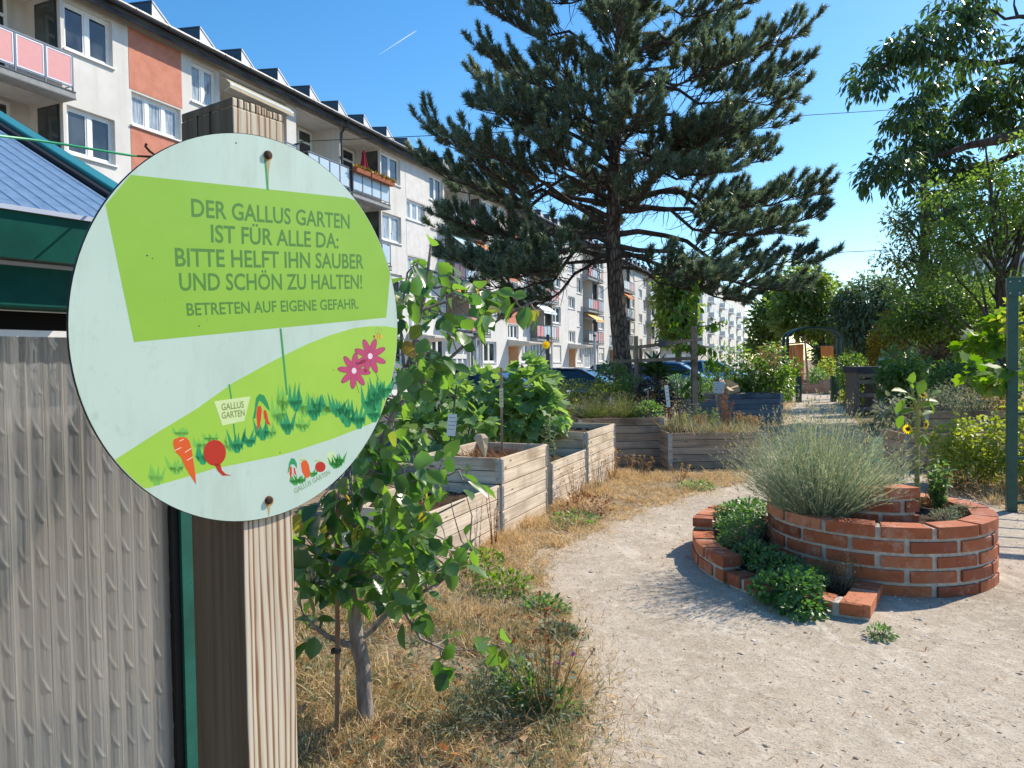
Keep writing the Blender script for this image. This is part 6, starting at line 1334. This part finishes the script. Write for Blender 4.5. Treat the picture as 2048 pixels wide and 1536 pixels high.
def lavender(label, c, rad, h, n, seed, headm=M_LAVH, mat=M_LAV, leafn=2600):
    rng = np.random.default_rng(seed); t = thing('lavender', label, 'plant', c); a = rng.uniform(0, 6.28, n); s_ = rng.uniform(0, 1, n)**.55
    B = np.stack([np.cos(a)*s_*rad*.35, np.sin(a)*s_*rad*.35, np.full(n, .0)], 1); D = norm(np.stack([np.cos(a)*s_*rad, np.sin(a)*s_*rad, h*(1.05-.45*s_**2)], 1)+rng.normal(0, .11, (n, 3))); L = np.hypot(s_*rad*.9, h*(1-.35*s_**2))*rng.uniform(.45, 1.12, n)
    leaves('stalks', B, D, rdir(n, rng=rng), np.stack([L, rng.uniform(.003, .0046, n)], 1), 'blade', mat, t, bend=L*s_*rng.uniform(0, .25, n))
    tip = B+D*L[:, None]; tip[:, 2] -= L*s_*.12; k = np.repeat(np.arange(n), 3); leaves('blossoms', tip[k]-D[k]*rng.uniform(0, .04, len(k))[:, None], D[k]+rng.normal(0, .4, (len(k), 3)), rdir(len(k), rng=rng), rng.uniform(.012, .026, len(k)), 'simple', headm, t, .6)
    k = rng.integers(0, n, leafn); f = rng.uniform(.10, .82, leafn); leaves('leaves', B[k]+D[k]*(L[k]*f)[:, None], D[k]+rdir(leafn, rng=rng)*.55, rdir(leafn, rng=rng), np.stack([rng.uniform(.03, .065, leafn), rng.uniform(.014, .026, leafn)], 1), 'lance', mat, t)
    return t
lavender('big silvery lavender bush spilling out of the brick spiral', (2.16, 5.12, .39), .52, .82, 2500, 11, leafn=9500)
b5c = b5-Vector((.62, -.45, 0))
for i, (dx, dy, lb) in enumerate(((-.35, 0, 'left lavender cushion in the tall shaded bed'), (.12, .1, 'middle lavender cushion in the tall shaded bed'))): lavender(lb, (b5c.x+dx, b5c.y+dy, .64), .42, .40, 700, 20+i, LF('lav_purple', (.26, .19, .17), (.36, .30, .20), .2, .8), LF('lav_green', (.10, .14, .05), (.22, .24, .10), .3, .6), 1500)
shrub('sage_plant', 'green sage at the right end of the tall shaded bed', [(np.array([b5c.x+.48, b5c.y-.1, .74]), np.array([.22, .3, .16]))], M_HERB, 420, (.04, .08), 'fold', 'plant', .7, 0, seed=12, zbase=.62)
for i, (px, h, n, mt, lb) in enumerate(((1362,.30,16,M_YEL,'yellowing herb at the left of the low shaded bed'),(1392,.42,18,M_GREY,'blue-grey wormwood in the low shaded bed'),(1425,.36,16,M_YEL,'yellow-green herb in the middle of the low shaded bed'),(1452,.62,20,M_BROWN,'tall rust-brown dead stalks in the low shaded bed'),(1485,.30,18,M_DRY,'straw coloured tuft at the right of the low shaded bed'),(1508,.24,18,M_DRY,'short straw tuft at the far right of the low shaded bed'),(1405,.26,16,M_DRY,'dry grass tuft between the herbs of the low shaded bed'))):
    p = gx(px, 10.55+.2*(i % 2)); herb('bed_herb', lb, (p.x, p.y, .46), n, h, .14, mt, 26, (.02, .05), 'lance', mt, 6, (.012, .025), M_DRY if mt in (M_DRY, M_BROWN) else GREENSTEM, seed=130+i, sr=.003)
b6p = [tuple((b6+Vector((x, y, 0))).xy) for x, y in ((.04, .04), (1.32, .06), (1.3, .86), (.04, .84))]
grass('bed_straw', b6p, 5200, (.10, .32), M_STRAW, (.003, .006), .45, 150, .03, z=.46); grass('bed_green', b6p, 3600, (.10, .36), M_GREY, (.004, .010), .35, 151, .03, z=.46)
herb('trailing_weed', 'grey-green weed hanging over the front of the low shaded bed', at(1462, 858, 10.15), 9, -.38, .12, M_HERB, 26, (.03, .06), 'lance', seed=140)
# shrubs between the beds and the street
shrub('hedge', 'clipped low hedge in front of the black hatchback', [blob_px(1150,785,14.0,60,26,.5), blob_px(1220,795,13.5,60,30,.5), blob_px(1120,810,13,40,30,.4)], M_YEL, 2600, (.035, .07), 'fold', 'hedge', .9, 0, seed=13, zbase=0, stems=16)
shrub('shrub', 'leafy shrub at the foot of the pine trunk', [blob_px(1225,755,14.3,34,32,.4), blob_px(1262,790,13.6,36,40,.4)], M_HERB, 1500, (.05, .1), 'fold', 'shrub', .9, 0, seed=14, zbase=0)
shrub('smoke_bush', 'dark purple-brown shrub behind the lavender bed', [blob_px(1310,790,13.0,36,36,.4), blob_px(1290,810,12.6,24,26,.3)], LF('dark_purple_leaf', (.03, .02, .02), (.075, .05, .04), .25, .5), 1100, (.05, .1), 'fold', 'shrub', .9, .2, seed=15, zbase=0)
shrub('shrub', 'grey-green bush beside the trellis post', [blob_px(1360,790,14.5,30,34,.4), blob_px(1345,815,13.5,24,22,.3)], M_GREY, 900, (.05, .1), 'lance', 'shrub', 1.0, .1, seed=16, zbase=0)
t = thing('artichoke', 'spiky dark artichoke leaves rising over the trellis rail', 'plant', gx(1312, 13.9)); k = 46; a = RNG.uniform(0, 6.28, k); el = RNG.uniform(.15, 1.35, k); z0 = at(1312, 752, 13.9).z
leaves('leaves', np.tile([0, 0, z0], (k, 1))+RNG.normal(0, .04, (k, 3)), np.stack([np.cos(a)*np.sin(el), np.sin(a)*np.sin(el), np.cos(el)], 1), np.tile([0, 0, 1.], (k, 1)), np.stack([RNG.uniform(.4, .68, k), RNG.uniform(.18, .28, k)], 1), 'fold', M_DARK, t, bend=RNG.uniform(0, .3, k)); m = MB(); m.tube([(0, 0, 0), (0, 0, z0)], .04, 8); m.build('stem', GREENSTEM, t)
Yk = 13.55; t = thing('young_ash', 'slender young tree with drooping bright leaves tied to the trellis post', 'tree', gx(1395, Yk)); b0 = gx(1395, Yk); m = MB(); m.tube([Vector((0, 0, 0)), at(1393, 760, Yk)-b0, at(1392, 650, Yk)-b0, at(1394, 590, Yk)-b0, at(1396, 560, Yk)-b0], [.035, .03, .022, .014, .006], 8)
P_, D_ = [], []
for pl_ in ([(1393,650),(1355,625),(1325,612)], [(1393,640),(1385,600),(1398,562)], [(1392,660),(1360,660),(1335,640)], [(1393,655),(1420,650),(1450,640)], [(1392,700),(1372,690),(1355,700)], [(1392,690),(1415,700),(1425,720)], [(1392,720),(1380,760),(1372,790)], [(1394,740),(1402,780),(1400,810)], [(1393,610),(1370,590),(1360,610)]):
    p = [at(x, y, Yk+RNG.uniform(-.25, .25))-b0 for x, y in pl_]; m.tube(p, [.012, .008, .004], 5)
    for i in range(2):
        for f in np.linspace(0, 1, 11): P_.append(tuple(p[i].lerp(p[i+1], f)+Vector(RNG.normal(0, .05, 3)))); D_.append((RNG.normal(0, .5), RNG.normal(0, .5), -.9))
m.build('trunk', BARK, t, True); n = len(P_); leaves('crown', np.array(P_), np.array(D_), rdir(n), RNG.uniform(.13, .2, n), 'ovate', M_LIME, t, .62, smooth=True)
for lb, bl, sd in (('climbing beans on poles left of the far arch', [(1480,740,30,50),(1510,760,34,40),(1545,730,34,50)], 17), ('dense bean leaves over the blue-grey bed', [(1550,770,36,36),(1500,785,30,20),(1465,780,24,24)], 18)):
    shrub('bean_plant', lb, [blob_px(a, b_, 18.5, c_, d_, .45) for a, b_, c_, d_ in bl], M_BROAD, 1500, (.07, .14), 'ovate', 'plant', .8, .6, seed=sd, zbase=0, stems=18, stem_r=.012)
shrub('climber', 'light green climber on the left foot of the far arch', [blob_px(1572,770,26.5,16,40,.4), blob_px(1590,735,26.8,10,20,.3)], M_LIME, 700, (.09, .16), 'fold', 'plant', .9, .5, seed=19, zbase=0)
shrub('sapling', 'thin pale green sapling between the cars and the beans', [blob_px(1440,715,19,20,30,.3), blob_px(1425,740,19,16,22,.3)], M_LIME, 260, (.08, .14), 'fold', 'shrub', .7, .4, seed=23, zbase=0)
for lb, bl, Y, mt, n, sd in (('round green bush beyond the far arch', [(1648,745,16,20),(1655,728,12,14)], 36, M_YEL, 500, 24), ('leafy bushes right of the far arch', [(1705,745,26,40),(1725,770,24,30)], 24, M_BROAD, 1500, 25), ('low brown and green bush at the foot of the far arch', [(1705,795,18,16)], 24.5, M_YEL, 500, 26), ('pale leaved shrub behind the far arch foot', [(1632,752,16,16)], 34, M_HERB, 400, 27)):
    shrub('garden_bush', lb, [blob_px(a, b_, Y, c_, d_, .7) for a, b_, c_, d_ in bl], mt, n, (.1, .2), 'fold', 'bush', .9, .3, seed=sd, zbase=0, group='bushes round the far arch')
shrub('garden_bush', 'mixed leafy bushes hiding the lower half of the blue car', [blob_px(1350,770,22,26,22,.6), blob_px(1395,768,23,26,20,.6), blob_px(1435,772,23,22,18,.6)], M_HERB, 1500, (.06, .12), 'fold', 'bush', .9, .3, seed=44, zbase=0)
# right-hand beds
R_LIST = (('tall dark leaved plant at the head of the path bed', [(1800,735,30,40),(1815,775,26,36),(1790,765,22,36)], 13.2, M_BROAD, 1300, (.09, .17), 'lance', 1.8, 28), ('dark fir-like asparagus in front of the white board', [(1790,735,24,40),(1782,770,20,30)], 15.5, M_DARK, 1600, (.06, .14), 'lance', .5, 29),
    ('blue-grey cabbage-like plant in the near path bed', [(1790,830,22,30),(1800,850,18,24)], 10.9, M_GREY, 420, (.07, .14), 'fold', .8, 30), ('brown and rust coloured hedge top at the right', [(1900,715,50,24),(1940,725,50,28),(1860,725,40,22)], 15.5, LF('rust_hedge', (.10, .055, .03), (.22, .13, .05), .3, .6), 2600, (.05, .09), 'fold', .9, 31),
    ('dense dark hedge behind the right-hand beds', [(1870,755,44,36),(1925,760,56,40),(1985,760,50,46),(2060,750,60,60)], 14.6, M_HERB, 4200, (.06, .11), 'fold', .9, 32), ('silvery wormwood mound in the tall right-hand bed', [(1890,805,34,34),(1930,800,40,36),(1870,815,22,24)], 11.1, M_GREY, 2400, (.04, .08), 'lance', .9, 33),
    ('brown dry herb at the end of the tall right-hand bed', [(1980,800,26,36),(2010,810,20,30)], 11.1, LF('rusty_herb', (.16, .10, .035), (.28, .2, .06), .35, .6), 1100, (.04, .08), 'lance', 1.0, 34), ('yellow-green currant bush before the right-hand bed', [(1920,890,50,44),(1970,880,48,50),(1945,930,56,40),(1990,920,34,50),(1905,920,30,30)], 8.4, M_YEL, 2600, (.04, .075), 'ovate', .95, 35),
    ('dry grassy weed below the currant bush', [(1920,975,50,22),(1980,985,36,22)], 7.9, M_DRY, 1100, (.06, .14), 'lance', .35, 36), ('light vine leaves on the hedge beside the near arch', [(1985,660,26,40),(1965,690,24,16)], 9.4, M_LIME, 120, (.11, .19), 'lobed', 1.0, 37), ('bright vine leaves hanging left of the near arch post', [(1985,745,26,18),(2000,755,16,16)], 7.4, M_LIME, 60, (.11, .17), 'lobed', 1.0, 38),
    ('leafy climber inside the near arch frame', [(2075,660,40,90),(2080,850,40,100),(2065,950,30,60)], 8.0, M_YEL, 900, (.06, .11), 'ovate', .9, 39), ('low herbs right behind the lavender', [(1775,925,16,20),(1760,950,20,16)], 7.2, M_GREY, 420, (.03, .07), 'lance', 1.0, 40))
for lb, bl, Y, mt, n, sz, shp, wd, sd in R_LIST:
    shrub('garden_plant', lb, [blob_px(a, b_, Y, c_, d_, .4) for a, b_, c_, d_ in bl], mt, n, sz, shp, 'plant', wd, .35, seed=sd, zbase=0, stems=0 if mt is M_LIME else 12, group='plants along the right side', nclump=max(10, n//14), rc=.13)

# ================================================================ PLANTS OF THE SPIRAL
sc = at(1836, 1010, 5.35); t = thing('sunflower', 'spindly sunflower with thick yellow stem standing in the brick spiral', 'plant', (sc.x, sc.y, .40)); b0 = Vector((sc.x, sc.y, .40)); SY = sc.y
m = MB(); st = [Vector((0, 0, 0)), at(1834, 960, SY)-b0, at(1835, 900, SY)-b0, at(1836, 830, SY)-b0, at(1828, 800, SY)-b0, at(1815, 785, SY)-b0]; m.tube(st, [.019, .018, .017, .016, .012, .006], 10)
SFST = mat_plain('sunflower_stem', (.30, .32, .09), .6, .3); P_, D_, W_ = [], [], []
for x, y, dx, dz, L in ((1830,800,-1,.3,.16),(1815,785,-1,.2,.17),(1812,800,-.6,-.9,.16),(1838,790,.4,.9,.17),(1848,800,1,-.1,.15),(1858,800,.5,-.9,.16),(1840,815,1,.3,.18),(1832,820,-1,-.2,.16),(1826,778,-.5,.6,.15),(1806,830,-.2,-1,.15),(1846,830,.9,.3,.13),(1836,865,-.9,-.2,.12),(1842,868,.8,-.7,.13),(1836,872,.3,-1,.12),(1850,835,.6,-.9,.11),(1820,770,.2,.9,.13),(1862,790,.9,.4,.12),(1845,880,.6,-.7,.09)):
    P_.append(tuple(at(x, y, SY+RNG.uniform(-.05, .05))-b0)); D_.append((dx, RNG.uniform(-.6, .4), dz)); W_.append((L*.78, L*.6))
    m.tube([st[3].lerp(st[4], RNG.uniform(0, 1)) if y < 840 else Vector(P_[-1])*.97, Vector(P_[-1])], .004, 5)
m.build('stem', SFST, t, True); leaves('leaves', np.array(P_), np.array(D_), np.tile([0, -.5, 1.], (len(P_), 1)), np.array(W_), 'ovate', LF('sunflower_leaf', (.09, .17, .03), (.17, .26, .06), .45, .5), t, smooth=True)
PETY = bpy.data.materials['yellow_petal']; DISC = mat_noise('seed_disc', (.05, .03, .015), (.14, .08, .03), 60, .9, .1, .6)
for i, (x, y, nx_) in enumerate(((1816,858,(-.7,-.6,-.2)),(1851,849,(.5,-.8,-.1)),(1845,790,(.1,-.6,.5)))):
    c_ = at(x, y, SY-.02)-b0; nv = Vector(nx_).normalized(); u_ = nv.orthogonal().normalized(); v_ = nv.cross(u_); k = 15; aa = np.arange(k)*2*np.pi/k
    m = MB(); m.tube([c_-nv*.012, c_, c_+nv*.008], [.008, .014, .008], 12); o = m.build('flower_head', DISC, t, True)
    D = np.array([tuple(u_*math.cos(a)+v_*math.sin(a)+nv*.15) for a in aa]); leaves('petals', np.array([tuple(c_+Vector(d)*.014) for d in D]), D, np.tile(tuple(nv), (k, 1)), np.stack([np.full(k, .028), np.full(k, .016)], 1), 'fold', PETY, o)
    m = MB(); m.tube([st[3], c_.lerp(st[3], .5)+Vector((0, 0, .03)), c_-nv*.01], .004, 5); m.build('flower_stalk', SFST, o)
herb('mallow', 'leafy green herb right of the sunflower in the spiral', (3.12, 5.30, .40), 12, .36, .12, M_HERB, 26, (.03, .055), 'ovate', seed=51, width=.8, sr=.004)
shrub('santolina', 'small silver-grey cushion in front of the sunflower', [(np.array([2.93, 4.90, .43]), np.array([.10, .07, .05]))], M_GREY, 420, (.012, .03), 'lance', 'plant', 1.0, -.2, seed=52, zbase=.39, stems=8, stem_r=.002)
shrub('santolina', 'second silver-grey cushion by the right rim of the spiral', [(np.array([3.12, 5.02, .43]), np.array([.11, .07, .05]))], M_GREY, 420, (.012, .03), 'lance', 'plant', 1.0, -.2, seed=53, zbase=.39, stems=8, stem_r=.002)
herb('dry_herb', 'dry straw tuft at the foot of the sunflower', (sc.x+.08, sc.y-.02, .4), 16, .16, .07, M_DRY, 4, (.02, .05), 'lance', stemmat=M_DRY, seed=54, sr=.002)
def mat_plant(name, label, pts, n, sz, mt, seed, shape='fold', width=.9):
    bl = [(np.array([x, y, z]), np.array([r, r, rz])) for x, y, z, r, rz in pts]; return shrub(name, label, bl, mt, n, sz, shape, 'plant', width, .1, seed=seed, zbase=0, stems=26, stem_r=.0025, shell=.25, stemmat=BARK)
def pol(r, a, z, rr, rz): return (CEN.x+r*math.cos(R_(a)), CEN.y+r*math.sin(R_(a)), z, rr, rz)
M_STRB = LF('creeper_leaf', (.05, .13, .05), (.13, .25, .09), .38, .38)
mat_plant('creeping_thyme', 'thick green creeper covering the upper step of the low planter', [pol(.99, 148, .29, .18, .08), pol(.95, 166, .26, .18, .07), pol(1.0, 180, .20, .15, .06), pol(.97, 135, .30, .17, .07)], 2600, (.018, .04), M_STRB, 61)
mat_plant('strawberry', 'dark green creeper on the lower step of the low planter', [pol(.98, 196, .18, .17, .06), pol(1.02, 208, .15, .18, .06), pol(1.0, 219, .12, .15, .06)], 1500, (.022, .045), M_HERB, 62)
mat_plant('strawberry', 'green runner spilling over the low wall onto the path', [pol(1.14, 221, .13, .16, .08), pol(1.27, 224, .12, .14, .09), pol(1.36, 226, .05, .16, .06), pol(1.30, 217, .10, .13, .08)], 1700, (.024, .045), M_STRB, 63, 'ovate')
mat_plant('savory', 'brownish upright herb against the shaded brick wall', [pol(.90, 232, .16, .10, .13), pol(.88, 224, .14, .08, .10)], 900, (.012, .03), LF('savory_leaf', (.08, .07, .03), (.17, .14, .06), .3, .6), 64, 'lance')
mat_plant('weed', 'tiny green weed on the gravel in front of the low planter', [(gnd(1762, 1278).x, gnd(1762, 1278).y, .03, .07, .04)], 160, (.015, .035), M_HERB, 65)
mat_plant('thyme', 'greyish woody thyme between the two steps', [pol(1.02, 188, .24, .13, .08), pol(.9, 176, .30, .14, .08)], 900, (.01, .022), M_GREY, 66, 'lance')
